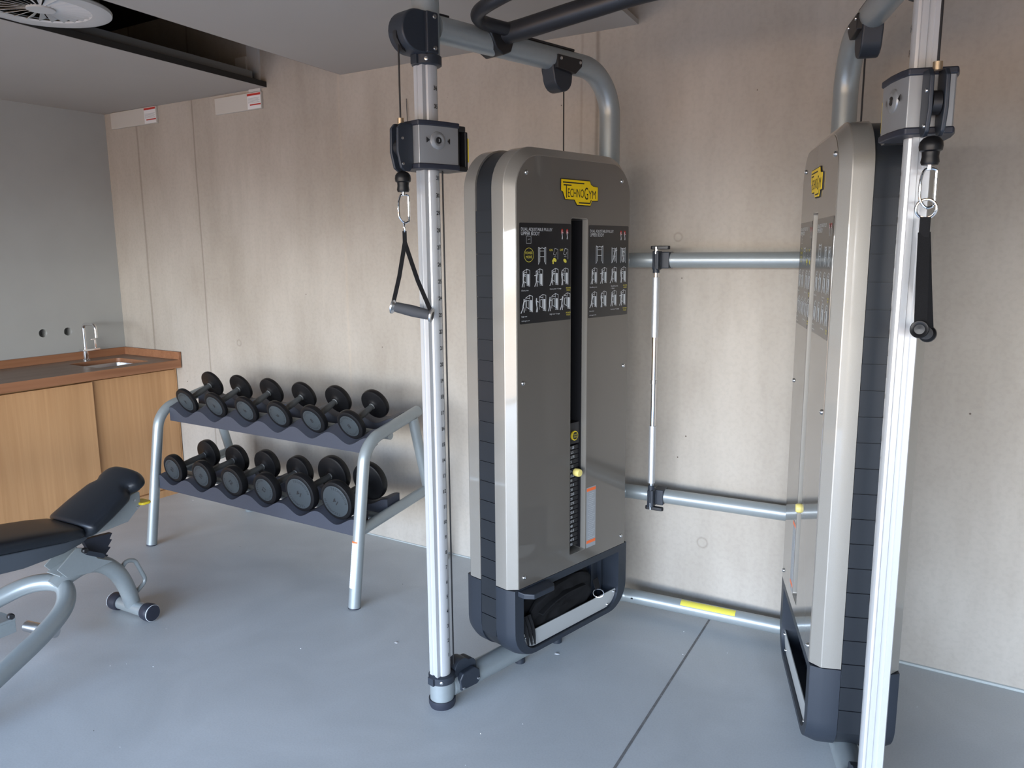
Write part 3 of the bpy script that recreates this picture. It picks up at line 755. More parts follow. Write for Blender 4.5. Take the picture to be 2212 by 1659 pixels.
def column(side):
    F3, D, N, O = wing(side); sgn = -1 if side else 1
    Z0, Z1 = 0.105, 2.175
    prof = []
    for k in range(25):         # round body, open at the front
        a = math.radians(-125 + 250 * k / 24); prof.append((math.cos(a) * 0.0325, math.sin(a) * 0.031))
    prof += [(-0.0215, 0.019), (-0.0265, 0.019), (-0.0265, 0.0205), (-0.0365, 0.0205), (-0.0365, 0.007), (-0.0325, 0.005), (-0.0325, -0.005), (-0.0365, -0.007), (-0.0365, -0.0205), (-0.0265, -0.0205), (-0.0265, -0.019), (-0.0215, -0.019)]
    col = child(MB().prism(prof, lambda a, t, z: F3(a, t, z), Z0, Z1), 'rail_column', M['alu'])
    for n_ in range(1, 37):
        b = MB().use(M['ink'])
        z = 0.199 + (n_ - 1) * 0.05385
        b.text(str(n_), lambda a, c_: hugging(F3, 0.20 + sgn * 0 + (a if side == 0 else -a) / 0.0325, 0.0329 if False else 0.0329, c_, z - .006), .0125, 'CENTER', 1, 0.02)
        child(b, 'scale_number', None, col, fix=False)
    child(MB().lathe([(0, 0.043), (0.012, 0.0475), (0.03, 0.0475), (0.03, 0.041)], F3(0, 0, 0), (0, 0, 1), 40), 'foot_cap', M['navy'], col)
    child(MB().lathe([(0, 0.0425), (0.065, 0.0425)], F3(0, 0, 0.03), (0, 0, 1), 40), 'base_sleeve', M['paint'], col)
    for z in (0.092, 2.150):
        b = MB().lathe([(0, 0.042), (0.003, 0.0465), (0.028, 0.0465), (0.031, 0.042)], F3(0, 0, z), (0, 0, 1), 40)
        b.use(M['dark'])
        b.box2((-0.052, -0.014, z + .002), (-0.035, 0.014, z + .028), lambda p: F3(*p))
        c_ = child(b, 'clamp_collar', M['dark'], col)
        dv = (N * .75 - D * .66).normalized()
        child(MB().lathe([(0, .0065), (.003, .006), (.004, .003)], F3(0, 0, z + .015) + dv * .0455, dv, 16), 'bolt', M['steel'], col)
    child(MB().lathe([(0, 0.0425), (0.22, 0.0425), (0.225, 0.040), (0.228, 0.001)], F3(0, 0, 2.178), (0, 0, 1), 40), 'top_sleeve', M['paint'], col)
    # upper arm and rear post in one bent tube
    pts = fillet([F3(0.035, 0, 2.268), F3(0.932, 0, 2.268), F3(0.932, 0, 1.90)], 0.17, 14)
    arm = child(MB().tube(pts, 0.0405, 28), 'upper_arm', M['paint'])
    child(MB().box2((0.36, -0.02, 2.305), (0.69, 0.02, 2.3135), lambda p: F3(*p)), 'top_strip', M['black'], arm, bevel=0.002)
    child(MB().box2((0.045, -0.015, 2.305), (0.085, 0.015, 2.3125), lambda p: F3(*p)), 'top_strip', M['black'], arm, bevel=0.002)
    base = child(MB().tube([F3(0.035, 0, 0.060), F3(0.90, 0, 0.060)], 0.0405, 28), 'base_tube', M['paint'])
    for s in (0.40, 0.62):
        child(MB().cyl(F3(s, 0, 0.0), F3(s, 0, 0.021), 0.02, 16), 'levelling_foot', M['dark'], base)
    # pulley housings
    def housing(name, poly, th, par, screws=()):
        b = MB().prism(poly, lambda a, z, t: F3(a, t, z), -th, th)
        h = child(b, name, M['dark'], par, bevel=0.006)
        for s, z in screws:
            for q in (th,):
                child(MB().lathe([(0, .006), (.003, .0055), (.004, .002)], F3(s, q, z), N, 14), 'screw', M['steel'], par)
        return h
    arcp = arc((-0.058, 2.240), PI / 2, 1.5 * PI, 0.062, 14)
    P = [(0.004, 2.302)] + [(a, z) for a, z in arcp] + [(0.004, 2.178)]
    housing('pulley_housing', P, 0.036, col)
    b = MB().box2((-0.034, 0.0301, 2.181), (0.012, 0.047, 2.300), lambda p: F3(*p)); child(b, 'housing_flange', M['dark'], col, bevel=0.005)
    for z in (2.196, 2.286): child(MB().lathe([(0, .007), (.003, .006), (.004, .002)], F3(-0.004, 0.047, z), N, 14), 'screw', M['steel'], col)
    b = MB().prism([(-0.1215, 2.235), (-0.1215, 2.215), (-0.10, 2.184), (-0.085, 2.178), (-0.095, 2.196), (-0.112, 2.222)], lambda a, z, t: F3(a, t, z), -0.008, 0.008)
    child(b, 'cable_slot', M['black'], col)
    P = [(0.560, 2.262), (0.560, 2.225)] + arc((0.617, 2.205), PI, 2 * PI, 0.050, 12) + [(0.668, 2.225), (0.690, 2.245), (0.690, 2.262)]
    housing('pulley_housing', P, 0.030, arm)
    P = [(0.572, 2.288), (0.572, 2.240), (0.66, 2.235), (0.70, 2.258), (0.700, 2.290)]
    child(MB().prism([(0.568, 2.275), (0.568, 2.228), (0.668, 2.220), (0.704, 2.250), (0.704, 2.275)], lambda a, z, t: F3(a, t, z), 0.026, 0.046), 'housing_flange', M['black'], arm, bevel=0.004)
    for s, z in ((0.584, 2.262), (0.690, 2.262)): child(MB().lathe([(0, .006), (.003, .0055), (.004, .002)], F3(s, 0.046, z), N, 14), 'screw', M['steel'], arm)
    P = [(0.040, 0.060), (0.040, 0.115)] + arc((0.078, 0.115), PI, 0.25 * PI, 0.036, 10) + arc((0.115, 0.110), 0.55 * PI, 0, 0.028, 8) + [(0.150, 0.060)]
    h = housing('base_pulley_housing', P, 0.024, base)
    P = [(0.052, 0.045), (0.048, 0.085), (0.062, 0.108), (0.120, 0.112), (0.142, 0.095), (0.146, 0.055), (0.130, 0.042)]
    child(MB().prism(P, lambda a, z, t: F3(a, t, z), 0.022, 0.046), 'housing_flange', M['dark'], base, bevel=0.005)
    for s, z in ((0.062, 0.052), (0.134, 0.062)): child(MB().lathe([(0, .0055), (.003, .005), (.004, .002)], F3(s, 0.046, z), N, 14), 'screw', M['steel'], base)
    # cables
    for nm, p in (('front', [F3(-0.108, 0.0, 2.20), F3(-0.1085, 0, 1.985)]), ('back', [F3(0.046, 0.01, 1.85), F3(0.046, 0.012, 0.14)]), ('stack', [F3(0.652, 0, 2.17), F3(0.652, 0, ZT - .01)])):
        child(MB().tube(p, 0.0028, 8), 'cable', M['black'])
    # sliding carriage
    body = [(-0.078, -0.048), (-0.078, 0.048), (-0.05, 0.058), (0.0, 0.067), (0.062, 0.070), (0.066, 0.05), (0.066, -0.05), (0.062, -0.070), (0.0, -0.067), (-0.05, -0.058)]
    cz0, cz1 = 1.838, 1.981
    car = child(MB().prism(body, lambda a, t, z: F3(a, t, z), cz0 + .014, cz1 - .014), 'carriage', M['case'], bevel=0.002)
    for za, zb in ((cz0, cz0 + .016), (cz1 - .016, cz1)):
        big = [(a * 1.06 + (0.0), t * 1.06) for a, t in body]
        child(MB().prism(big, lambda a, t, z: F3(a, t, z), za, zb), 'end_band', M['navy'], car, bevel=0.004)
    fr = MB()
    fr.box2((0.064, -0.045, cz0), (0.074, 0.062, cz1), lambda p: F3(*p)).box2((0.074, -0.04, cz0), (0.112, 0.058, cz0 + .016), lambda p: F3(*p)).box2((0.074, -0.04, cz1 - .022), (0.106, 0.058, cz1 - .004), lambda p: F3(*p))
    fr.box2((0.103, -0.04, cz0 + .004), (0.115, 0.058, cz1 - .02), lambda p: F3(*p)).box2((0.074, -0.03, cz0 + .01), (0.104, 0.035, cz1 - .02), lambda p: F3(*p))
    child(fr, 'release_lever', M['black'], car, bevel=0.004)
    child(MB().box2((0.1155, -0.03, cz0 + .03), (0.1175, 0.058, cz1 - .04), lambda p: F3(*p)), 'lever_tag', M['yellow'], car, label='yellow strip')
    # dial on the inner face
    tn = 0.0635
    def df(a, c_): return F3(-0.016 + sgn * a, tn + 0.0045 + (sgn * a) * 0.10, 1.9225 + c_)
    dd = (N + D * -0.12).normalized()
    c0 = F3(-0.016, 0.0648, 1.9225)
    child(MB().lathe([(-.002, .0275), (.0015, .0265), (.0055, .019), (.006, .016), (.0035, .010)], c0, dd, 32, cap=False), 'dial_dish', M['case'], car)
    child(MB().lathe([(0.002, .0105), (.0055, .0095), (.006, .001)], c0, dd, 24), 'dial_window', M['black'], car)
    b = MB().use(M['white'])
    b.text('3', lambda a, c_: F3(-0.016 + sgn * (a - .001), 0.0714, 1.9190 + c_), .0075, 'CENTER', 1, 0.02)
    b.use(M['ink'])
    for s, dr in ((-0.052, 1), (0.022, -1)):
        tt = 0.0578 + 0.0105 * 0 if s < -.05 else 0.0705
        tt = 0.0600 if s < 0 else 0.0700
        b.poly([F3(s - .006 * dr, tt - (.0006 if s < 0 else 0) , 1.9225 + .009), F3(s - .006 * dr, tt - (.0006 if s < 0 else 0), 1.9225 - .009), F3(s + .006 * dr, tt + .002, 1.9225)])
    child(b, 'dial_marks', None, car, fix=False)
    # pulley fork
    for t0 in (0.011, -0.021):
        P = [(-0.078, 1.972), (-0.122, 1.970), (-0.136, 1.955), (-0.138, 1.885), (-0.126, 1.838), (-0.112, 1.829), (-0.092, 1.829), (-0.078, 1.85)]
        child(MB().prism(P, lambda a, z, t: F3(a, t, z), t0, t0 + .010), 'fork_plate', M['dark'], car, bevel=0.003)
    child(MB().cyl(F3(-0.108, -.009, 1.90), F3(-0.108, .009, 1.90), 0.026, 24), 'pulley_wheel', M['black'], car)
    child(MB().cyl(F3(-0.108, 0, 1.968), F3(-0.108, 0, 1.986), 0.010, 16), 'cable_bush', M['copper'], car)
    for z in (1.925, 1.85): child(MB().lathe([(0, .0045), (.003, .004), (.0035, .001)], F3(-0.120, .021, z), N, 12), 'screw', M['steel'], car)
    child(MB().lathe([(0, .017), (.006, .0195), (.018, .0175), (.028, .0185), (.031, .0235), (.040, .0250), (.050, .0235), (.058, .017), (.062, .008)], F3(-0.106, 0, 1.768), (0, 0, 1), 28), 'rubber_stop', M['rubber'], car)
    return F3

fl = [tower(0), tower(1)]
column(0); column(1)
# crossbars
LY = 1.0
def post(i): return V((0.2577 if i == 0 else W - 0.2577, 0.895, 0))
for z in (1.545, 0.553, 0.072):
    a, c_ = post(0), post(1)
    pts = fillet([V((a.x, .90, z)), V((a.x + .035, LY, z)), V((c_.x - .035, LY, z)), V((c_.x, .90, z))], 0.05, 6)
    cb = child(MB().tube(pts, 0.0305, 24), 'crossbar', M['paint'])
    if z < .1:
        def lf(a_, ph): return V((a_, LY - math.cos(ph) * 0.031, 0.072 + math.sin(ph) * 0.031))
        b = MB().use(M['yprint'])
        n1 = 5
        for k in range(n1):
            p0, p1 = 0.55 + k * .2, 0.55 + (k + 1) * .2
            b.poly([lf(0.575, p0), lf(0.805, p0), lf(0.805, p1), lf(0.575, p1)])
        b.use(M['label_line'])
        for k in range(40):
            x = 0.582 + k * .0055
            b.poly([V((0, -.0003, .0003)) + lf(x, .62), V((0, -.0003, .0003)) + lf(x + .0012, .62), V((0, -.0003, .0003)) + lf(x + .0012, 1.3 + .2 * (k % 2)), V((0, -.0003, .0003)) + lf(x, 1.3 + .2 * (k % 2))])
        child(b, 'yellow_label', None, cb, fix=False, label='yellow warning label')
        for x, in ((0.36,),):
            child(MB().cyl((x, LY - .031, .072), (x, LY - .0285, .074), .005, 12), 'bolt_hole', M['black'], cb)
# hooks that carry the loose bar
for z, up in ((1.545, 1), (0.553, -1)):
    b = MB().box((0.468, LY, z), (0.045, 0.066, 0.066))
    b.box((0.452, LY - .045, z), (0.012, 0.05, 0.075)).box((0.436, LY - .045, z), (0.008, 0.05, 0.075)).box((0.446, LY - .034, z), (0.03, .008, .06))
    child(b, 'bar_hook', M['dark'], None, bevel=0.004)
# chin-up bar
ch = child(MB().tube(spline([(0.085, 0.290, 2.292), (0.20, 0.278, 2.300), (0.42, 0.257, 2.322), (W / 2, 0.245, 2.345), (W - 0.42, 0.257, 2.322), (W - 0.20, 0.278, 2.300), (W - 0.085, 0.290, 2.292)], 8), 0.0330, 24), 'chin_up_bar', M['satin'])
for sd in (0, 1):
    X_ = (lambda x: x) if sd == 0 else (lambda x: W - x)
    pts = spline([(X_(0.150), 0.275, 2.300), (X_(0.112), 0.20, 2.305), (X_(0.106), 0.145, 2.308), (X_(0.135), 0.090, 2.312), (X_(0.21), 0.045, 2.320), (X_(0.36), 0.01, 2.345)], 8)
    child(MB().tube(pts, 0.0215, 20), 'pull_up_grip', M['satin'], ch)
    F3 = fl[sd]
    b = MB().prism([(0.225, 2.300), (0.235, 2.318), (0.345, 2.318), (0.355, 2.300), (0.33, 2.240), (0.295, 2.225), (0.262, 2.240)], lambda a, z, t: F3(a, t, z), -0.043, 0.047)
    child(b, 'saddle_clamp', M['black'], ch, bevel=0.006)
    child(MB().lathe([(0, .007), (.004, .006), (.005, .002)], F3(0.262, 0.02, 2.312), (0, 0, 1), 12), 'bolt', M['copper'], ch)

# ------------------------------------------------------------------ loose bar hung on the hooks (own thing)
rot = Matrix.Rotation(MZ, 4, 'Z')
def mw(p): return MO + (rot @ V(p))
r = empty('pull_bar', mw((0.444, 0.948, 0.505)), MZ, 'straight chrome pull bar with knurled ends stored upright between the crossbars', 'exercise bar')
MB().tube([(0, 0, 0.0), (0, 0, 1.093)], 0.0115, 20).build('shaft', M['chrome'], r)
for z0, z1 in ((0.115, 0.36), (0.73, 0.972)): MB().cyl((0, 0, z0), (0, 0, z1), 0.0150, 24).build('knurled_grip', M['knurl'], r, label='knurled silver grip')
for z in (0.545,): MB().cyl((0, 0, z - .008), (0, 0, z + .008), 0.0135, 20).build('ring', M['steel'], r)
for z in (0.006, 1.090):
    MB().prism(rrect(-0.024, -0.011, 0.055, 0.011, 0.0105, 5), lambda a, c_, d: V((a, c_, d)), z - .007, z + .007).build('end_clip', M['black'], r, bevel=0.003)
for z in (0.03, 0.99): MB().cyl((0, 0, z), (0, 0, z + .075), 0.0135, 20).build('sleeve', M['dark'], r)

# ------------------------------------------------------------------ handles hanging on carabiners
def ring_pts(c, u, v_, a, b_, n=24): return [V(c) + V(u) * a * math.cos(2 * PI * k / n) + V(v_) * b_ * math.sin(2 * PI * k / n) for k in range(n)]
def carabiner(side, lab):
    F3, D, N, O = wing(side)
    base_ = mw(F3(-0.106, 0, 1.675)); r = empty('carabiner', base_, 0, lab, 'carabiner')
    vr = V((base_.x, base_.y, 0)).normalized(); u = V((vr.y, -vr.x, 0)); u = (u * .9 + vr * .35).normalized()
    Z = V((0, 0, 1))
    pts = [(-.004, .085), (.014, .083), (.0165, .072), (.0165, .012), (.012, .003), (.0, .0), (-.012, .012), (-.0165, .028), (-.0165, .058), (-.012, .078)]
    MB().tube(spline([u * a + Z * b_ for a, b_ in pts], 4, closed=True), 0.0031, 10, closed=True).build('hook_body', M['chrome'], r)
    MB().cyl(u * .0165 + Z * .02, u * .0165 + Z * .066, 0.004, 12).build('gate', M['chrome'], r)
    MB().box((0, 0, .092), (.011, .011, .022)).build('eye', M['chrome'], r, bevel=0.003)
    return r, base_, u
r, cb_, cu_ = carabiner(0, 'chrome carabiner below the pulley of the left cable column')
# left stirrup handle
g0 = V((-1.742, 1.906, 1.403)); 
def ray(x, y):
    d = (r2 * ((x - 1106) / F_PX) + d2 * ((y - 829.5) / F_PX) + fwd); return d
def onz(x, y, z):
    d = ray(x, y); t = (z - EYE) / d.z; return V((0, 0, EYE)) + d * t
hb = mw(wing(0)[0](-0.106, 0, 0)); zt = 1.672
def facing(x, y, c):      # point on the vertical plane through c square to the view
    n_ = V((c.x, c.y, 0)).normalized(); d = ray(x, y); t = V((c.x, c.y, 0)).dot(n_) / d.dot(n_); return V((0, 0, EYE)) + d * t
gl, gr = facing(846, 662, hb), facing(934, 681, hb)
gr = gr + V((0, 0, 0)); vw = V((hb.x, hb.y, 0)).normalized()
gl = gl + vw * .02; gr = gr - vw * .02
r = empty('stirrup_handle', (hb.x, hb.y, 1.385), 0, 'black stirrup handle hanging on the left column carabiner', 'cable handle')
rl = lambda p: V(p) - V((hb.x, hb.y, 1.385))
ga = (gr - gl).normalized(); L = (gr - gl).length
MB().lathe([(0.008, .0145), (.02, .0165), (L / 2, .0185), (L - .02, .0165), (L - .008, .0145)], rl(gl), ga, 24).build('grip', M['foam'], r)
for p, s_ in ((gl, 1), (gr, -1)):
    MB().lathe([(0, .020), (.0015, .0235), (.006, .0235), (.012, .016), (.014, .014)], rl(p), ga * s_, 24).build('end_flange', M['chrome'] if False else M['steel'], r)
    MB().lathe([(-.0005, .013), (-.002, .010), (-.002, .001)], rl(p), ga * s_, 20).build('end_cap', M['black'], r)
apex = V((hb.x, hb.y, 1.605))
MB().tube(ring_pts(rl(V((hb.x, hb.y, 1.662))), (0.6, -.6, 0), (0, 0, 1), .010, .016), 0.003, 10, closed=True).build('ring', M['chrome'], r)
MB().ribbon([rl(V((hb.x, hb.y, 1.650))), rl(apex)], lambda i: V((vw.y, -vw.x, 0)), .013, .012).build('strap_loop', M['web'], r)
for p, s_ in ((gl, 1), (gr, -1)):
    q = p + ga * s_ * .007
    MB().ribbon([rl(apex + V((0, 0, .01))), rl(apex.lerp(q, .5)), rl(q + V((0, 0, .016))), rl(q)], lambda i: ga * .9 + vw * .4, .013, .004).build('strap', M['web'], r)

r, cb_, cu_ = carabiner(1, 'chrome carabiner below the pulley of the right cable column')
F1 = wing(1)[0]; hb = mw(F1(-0.106, 0, 0)); O_ = V((hb.x, hb.y, 1.385)); vw = V((hb.x, hb.y, 0)).normalized(); uu = V((vw.y, -vw.x, 0))
r = empty('stirrup_handle', O_, 0, 'black stirrup handle seen end-on, hanging on the right column carabiner', 'cable handle')
rl = lambda p: V(p) - O_
MB().tube(ring_pts(rl(V((hb.x, hb.y, 1.673))), uu, (0, 0, 1), .021, .021), 0.003, 10, closed=True).build('ring', M['chrome'], r)
gn = facing(1986, 706, hb) - vw * .06; gf = facing(2004, 727, hb) + vw * .06
ga = (gf - gn).normalized(); L = (gf - gn).length
MB().lathe([(0.008, .0125), (.02, .0145), (L / 2, .0155), (L - .02, .0145), (L - .008, .0125)], rl(gn), ga, 24).build('grip', M['foam'], r)
for p, s_ in ((gn, 1), (gf, -1)):
    MB().lathe([(.004, .010), (0.001, .014), (0, .0185), (.002, .020), (.007, .019), (.012, .013), (.014, .012)], rl(p), ga * s_, 28).build('end_flange', M['rubber'], r)
    MB().lathe([(.003, .011), (.0025, .004), (.002, .001)], rl(p), ga * s_, 20).build('end_cap', M['black'], r)
top_ = V((hb.x, hb.y, 1.655))
MB().ribbon([rl(top_), rl(top_ - V((0, 0, .045)))], uu, .022, .009).build('strap_loop', M['web'], r)
for p, s_ in ((gn, 1), (gf, -1)):
    q = p + ga * s_ * .01
    ap = top_ - V((0, 0, .035))
    MB().ribbon([rl(ap), rl(ap.lerp(q, .5)), rl(q + V((0, 0, .012)))], lambda i: uu * .95 + vw * .3, .026, .0035).build('strap', M['web'], r)

# ------------------------------------------------------------------ straps lying in the storage pocket of the left tower
F0 = wing(0)[0]
def pouch(off, shape, lab, ringed=False):
    o_ = mw(F0(0.5, 0.085, 0.13)); r = empty('ankle_strap', o_, 0, lab, 'strap')
    f = lambda s, t, z: mw(F0(s, t, z)) - o_
    Nw = (mw(F0(0, 1, 0)) - mw(F0(0, 0, 0)))
    b = MB().ribbon(spline([f(*p) for p in shape], 6), lambda i: Nw, .034, .006)
    b.build('padded_band', M['web'], r, bevel=0.002)
    if ringed:
        c_ = f(0.735, 0.122, 0.212)
        MB().tube(ring_pts(c_, Nw * .7 + V((.3, .6, 0)), (0, 0, 1), .020, .018), 0.0022, 8, closed=True).build('ring', M['chrome'], r)
        MB().ribbon([f(0.735, 0.105, 0.27), f(0.737, 0.118, 0.23)], (mw(F0(1, 0, 0)) - mw(F0(0, 0, 0))), .03, .003).build('ring_loop', M['web'], r)
    return r
def flap(r, o_, outline_, t0, t1, seed):
    """soft black pouch: pillow built from shrinking wobbly outlines"""
    rnd = random.Random(seed); n = len(outline_) * 4
    base = spline([(a, c_, 0) for a, c_ in outline_], 4, closed=True)
    cx_ = sum(p.x for p in base) / len(base); cz_ = sum(p.y for p in base) / len(base)
    ph = [rnd.uniform(0, 6.28) for _ in range(6)]; loops = []
    for k, (sc_, t) in enumerate(((.90, t0), (1.0, t0 + .004), (1.0, t1 - .010), (.96, t1 - .003), (.86, t1), (.70, t1 - .004), (.52, t1 + .003), (.34, t1 - .006), (.15, t1 - .002))):
        lp = []
        for i, p in enumerate(base):
            a = 2 * PI * i / len(base)
            wob = .004 * math.sin(3 * a + ph[0] + k * .5) + .003 * math.sin(7 * a + ph[1] - k * .8)
            lp.append(mw(F0(cx_ + (p.x - cx_) * sc_, t + (wob if 2 < k else 0), cz_ + (p.y - cz_) * sc_)) - o_)
        loops.append(lp)
    MB().loft(loops).build('padded_cuff', M['web'], r, smooth=50)
r = pouch(0, [(0.40, .104, .235), (0.47, .105, .262), (0.56, .105, .275), (0.66, .104, .272)], 'black padded ankle strap with steel ring folded in the storage pocket of the left tower', True)
flap(r, V(r.location), [(.335, .150), (.348, .205), (.385, .262), (.45, .300), (.54, .318), (.64, .320), (.712, .300), (.722, .250), (.705, .185), (.60, .150), (.45, .135)], .072, .098, 1)
r = pouch(0, [(0.40, .062, .30), (0.50, .062, .335), (0.62, .062, .345), (0.70, .062, .330)], 'plain black fabric cuff stuffed behind the ringed ankle strap in the pocket')
flap(r, V(r.location), [(.315, .155), (.325, .215), (.36, .280), (.44, .325), (.56, .344), (.68, .342), (.728, .318), (.735, .24), (.70, .16), (.5, .14)], .046, .070, 2)
o_ = mw(F0(0.33, 0.11, 0.13)); r = empty('strap_tails', o_, 0, 'three narrow black strap ends hanging over the left end of the silver storage lip', 'strap')
for k, s0_ in enumerate((.316, .334, .352)):
    pts = spline([mw(F0(*p)) - o_ for p in ((s0_ - .010, .100, .250), (s0_ - .006, .112, .215), (s0_, .118, .180), (s0_ + .006, .119, .138 - .002 * k))], 5)
    MB().ribbon(pts, mw(F0(1, 0.5, 0)) - mw(F0(0, 0, 0)), [.017 * (1 - .85 * (i / (len(pts) - 1)) ** 3) for i in range(len(pts))], .004).build('strap_end', M['web'], r)

# ------------------------------------------------------------------ dumbbell rack
RX0, RX1 = -3.878, -2.372
RO_ = V(((RX0 + RX1) / 2, 2.75, 0))
rack = empty('dumbbell_rack', RO_, 0, 'two-tier silver tube dumbbell rack with slate shelves against the concrete wall', 'dumbbell rack')
f = lambda x, y, z: V((x, y, z)) - RO_
for x, nm in ((RX0, 'l'), (RX1, 'r')):
    pts = fillet([f(x, 2.433, 0.0), f(x, 2.545, 0.742), f(x, 2.925, 0.822)], 0.14, 12)
    fr_ = MB().tube(pts, 0.0275, 24).build('front_leg', M['paint'], rack)
    MB().lathe([(0, .0272), (.004, .024), (.0045, .001)], pts[-1], (pts[-1] - pts[-2]), 24).build('end_cap', M['dark'], fr_)
    MB().lathe([(0, .0285), (.004, .0285)], f(x, 2.433, 0.0), (0, .15, 1), 24).build('foot_pad', M['navy'], fr_)
    MB().tube([f(x, 2.885, 0.795), f(x, 2.99, 0.41), f(x, 3.105, 0.0)], 0.0255, 24).build('rear_leg', M['paint'], rack)
    MB().tube([f(x, 2.495, 0.347), f(x, 2.985, 0.412)], 0.0255, 24).build('side_rail', M['paint'], rack)
    if nm == 'r':
        ax = (f(x, 2.545, 0.742) - f(x, 2.433, 0)).normalized()
        def lf(h, ph, rr=.0281): return f(x, 2.433, 0) + ax * h + (V((1, 0, 0)) * math.cos(ph) + ax.cross(V((1, 0, 0))) * math.sin(ph)) * rr
        b = MB()
        dirn = math.atan2(0, 1)
        # pick the angle range on the side that looks towards -x,-y
        def ang(vv): u_ = V((1, 0, 0)); w_ = ax.cross(u_); return math.atan2(V(vv).dot(w_), V(vv).dot(u_))
        a_c = ang((-0.05, -1, 0)); 
        if a_c < 0: a_c += 2 * PI
        ph = [a_c - .95 + 1.55 * k / 8 for k in range(9)]
        sgn_ = 1
        for h0, h1, mt, rr in ((0.095, 0.308, M['label'], .0279), (0.300, 0.308, M['orange'], .0281)):
            b.use(mt)
            for k in range(8): b.poly([lf(h0, ph[k], rr), lf(h0, ph[k + 1], rr), lf(h1, ph[k + 1], rr), lf(h1, ph[k], rr)])
        b.use(M['label_line'])
        for k in range(24):
            for q in range(1, 7):
                b.poly([lf(.103 + k * .008, ph[q], .0281), lf(.103 + k * .008, ph[q + 1] - .05 * (k % 3), .0281), lf(.1055 + k * .008, ph[q + 1] - .05 * (k % 3), .0281), lf(.1055 + k * .008, ph[q], .0281)])
        b.build('warning_sticker', None, fr_, fix=False, label='white sticker with orange top edge')
def rail(xs, y0, y1, zb, zv, zc, tilt, name):
    """scalloped cradle rail: zb bottom, zv valley, zc crest at y0"""
    n_ = 96; xa, xb = RX0 + .03, RX1 - .03
    top_ = []
    for k in range(n_ + 1):
        x = xa + (xb - xa) * k / n_
        dmin = min(abs(x - q) for q in xs); w_ = 0.115
        t = min(dmin / w_, 1); t = t * t * (3 - 2 * t)
        top_.append((x, zv + (zc - zv) * t))
    poly = [(xa, zb)] + top_ + [(xb, zb)]
    dz = math.tan(tilt) * (y1 - y0)
    b = MB()
    n = len(top_)
    A = [b.bm.verts.new(f(x, y0, z)) for x, z in top_]; Bv = [b.bm.verts.new(f(x, y1, z + dz)) for x, z in top_]
    A0 = [b.bm.verts.new(f(x, y0, zb)) for x, z in top_]; B0 = [b.bm.verts.new(f(x, y1, zb + dz)) for x, z in top_]
    for k in range(n - 1):
        b.face([A[k], A[k + 1], Bv[k + 1], Bv[k]]); b.face([A0[k], A0[k + 1], A[k + 1], A[k]]); b.face([B0[k + 1], B0[k], Bv[k], Bv[k + 1]]); b.face([A0[k], B0[k], B0[k + 1], A0[k + 1]])
    for k in (0, n - 1): b.face([A0[k], A[k], Bv[k], B0[k]])
    return b
TX = [-3.715, -3.475, -3.235, -2.994, -2.757, -2.515]
BX = [-3.735, -3.493, -3.254, -3.008, -2.763, -2.525]
for nm, xs, (y0, y1, zb, zv, zc, tl), (y2, y3, zb2, zv2, zc2, tl2), zt, yt in (
        ('shelf', TX, (2.588, 2.662, 0.677, 0.708, 0.752, .38), (2.775, 2.862, 0.742, 0.775, 0.808, .20), 0.752, 2.72),
        ('shelf', BX, (2.492, 2.580, 0.314, 0.348, 0.392, .16), (2.715, 2.805, 0.350, 0.384, 0.425, .12), 0.372, 2.65)):
    b = rail(xs, y0, y1, zb, zv, zc, tl, nm)
    sh = b.build(nm, M['shelf'], rack, bevel=0.0)
    rail(xs, y2, y3, zb2, zv2, zc2, tl2, nm).build('rear_cradle', M['shelf'], sh)
    MB().tube([f(RX0, yt, zt - .012), f(RX1, yt, zt - .012)], 0.019, 20).build('cross_tube', M['paint'], sh)

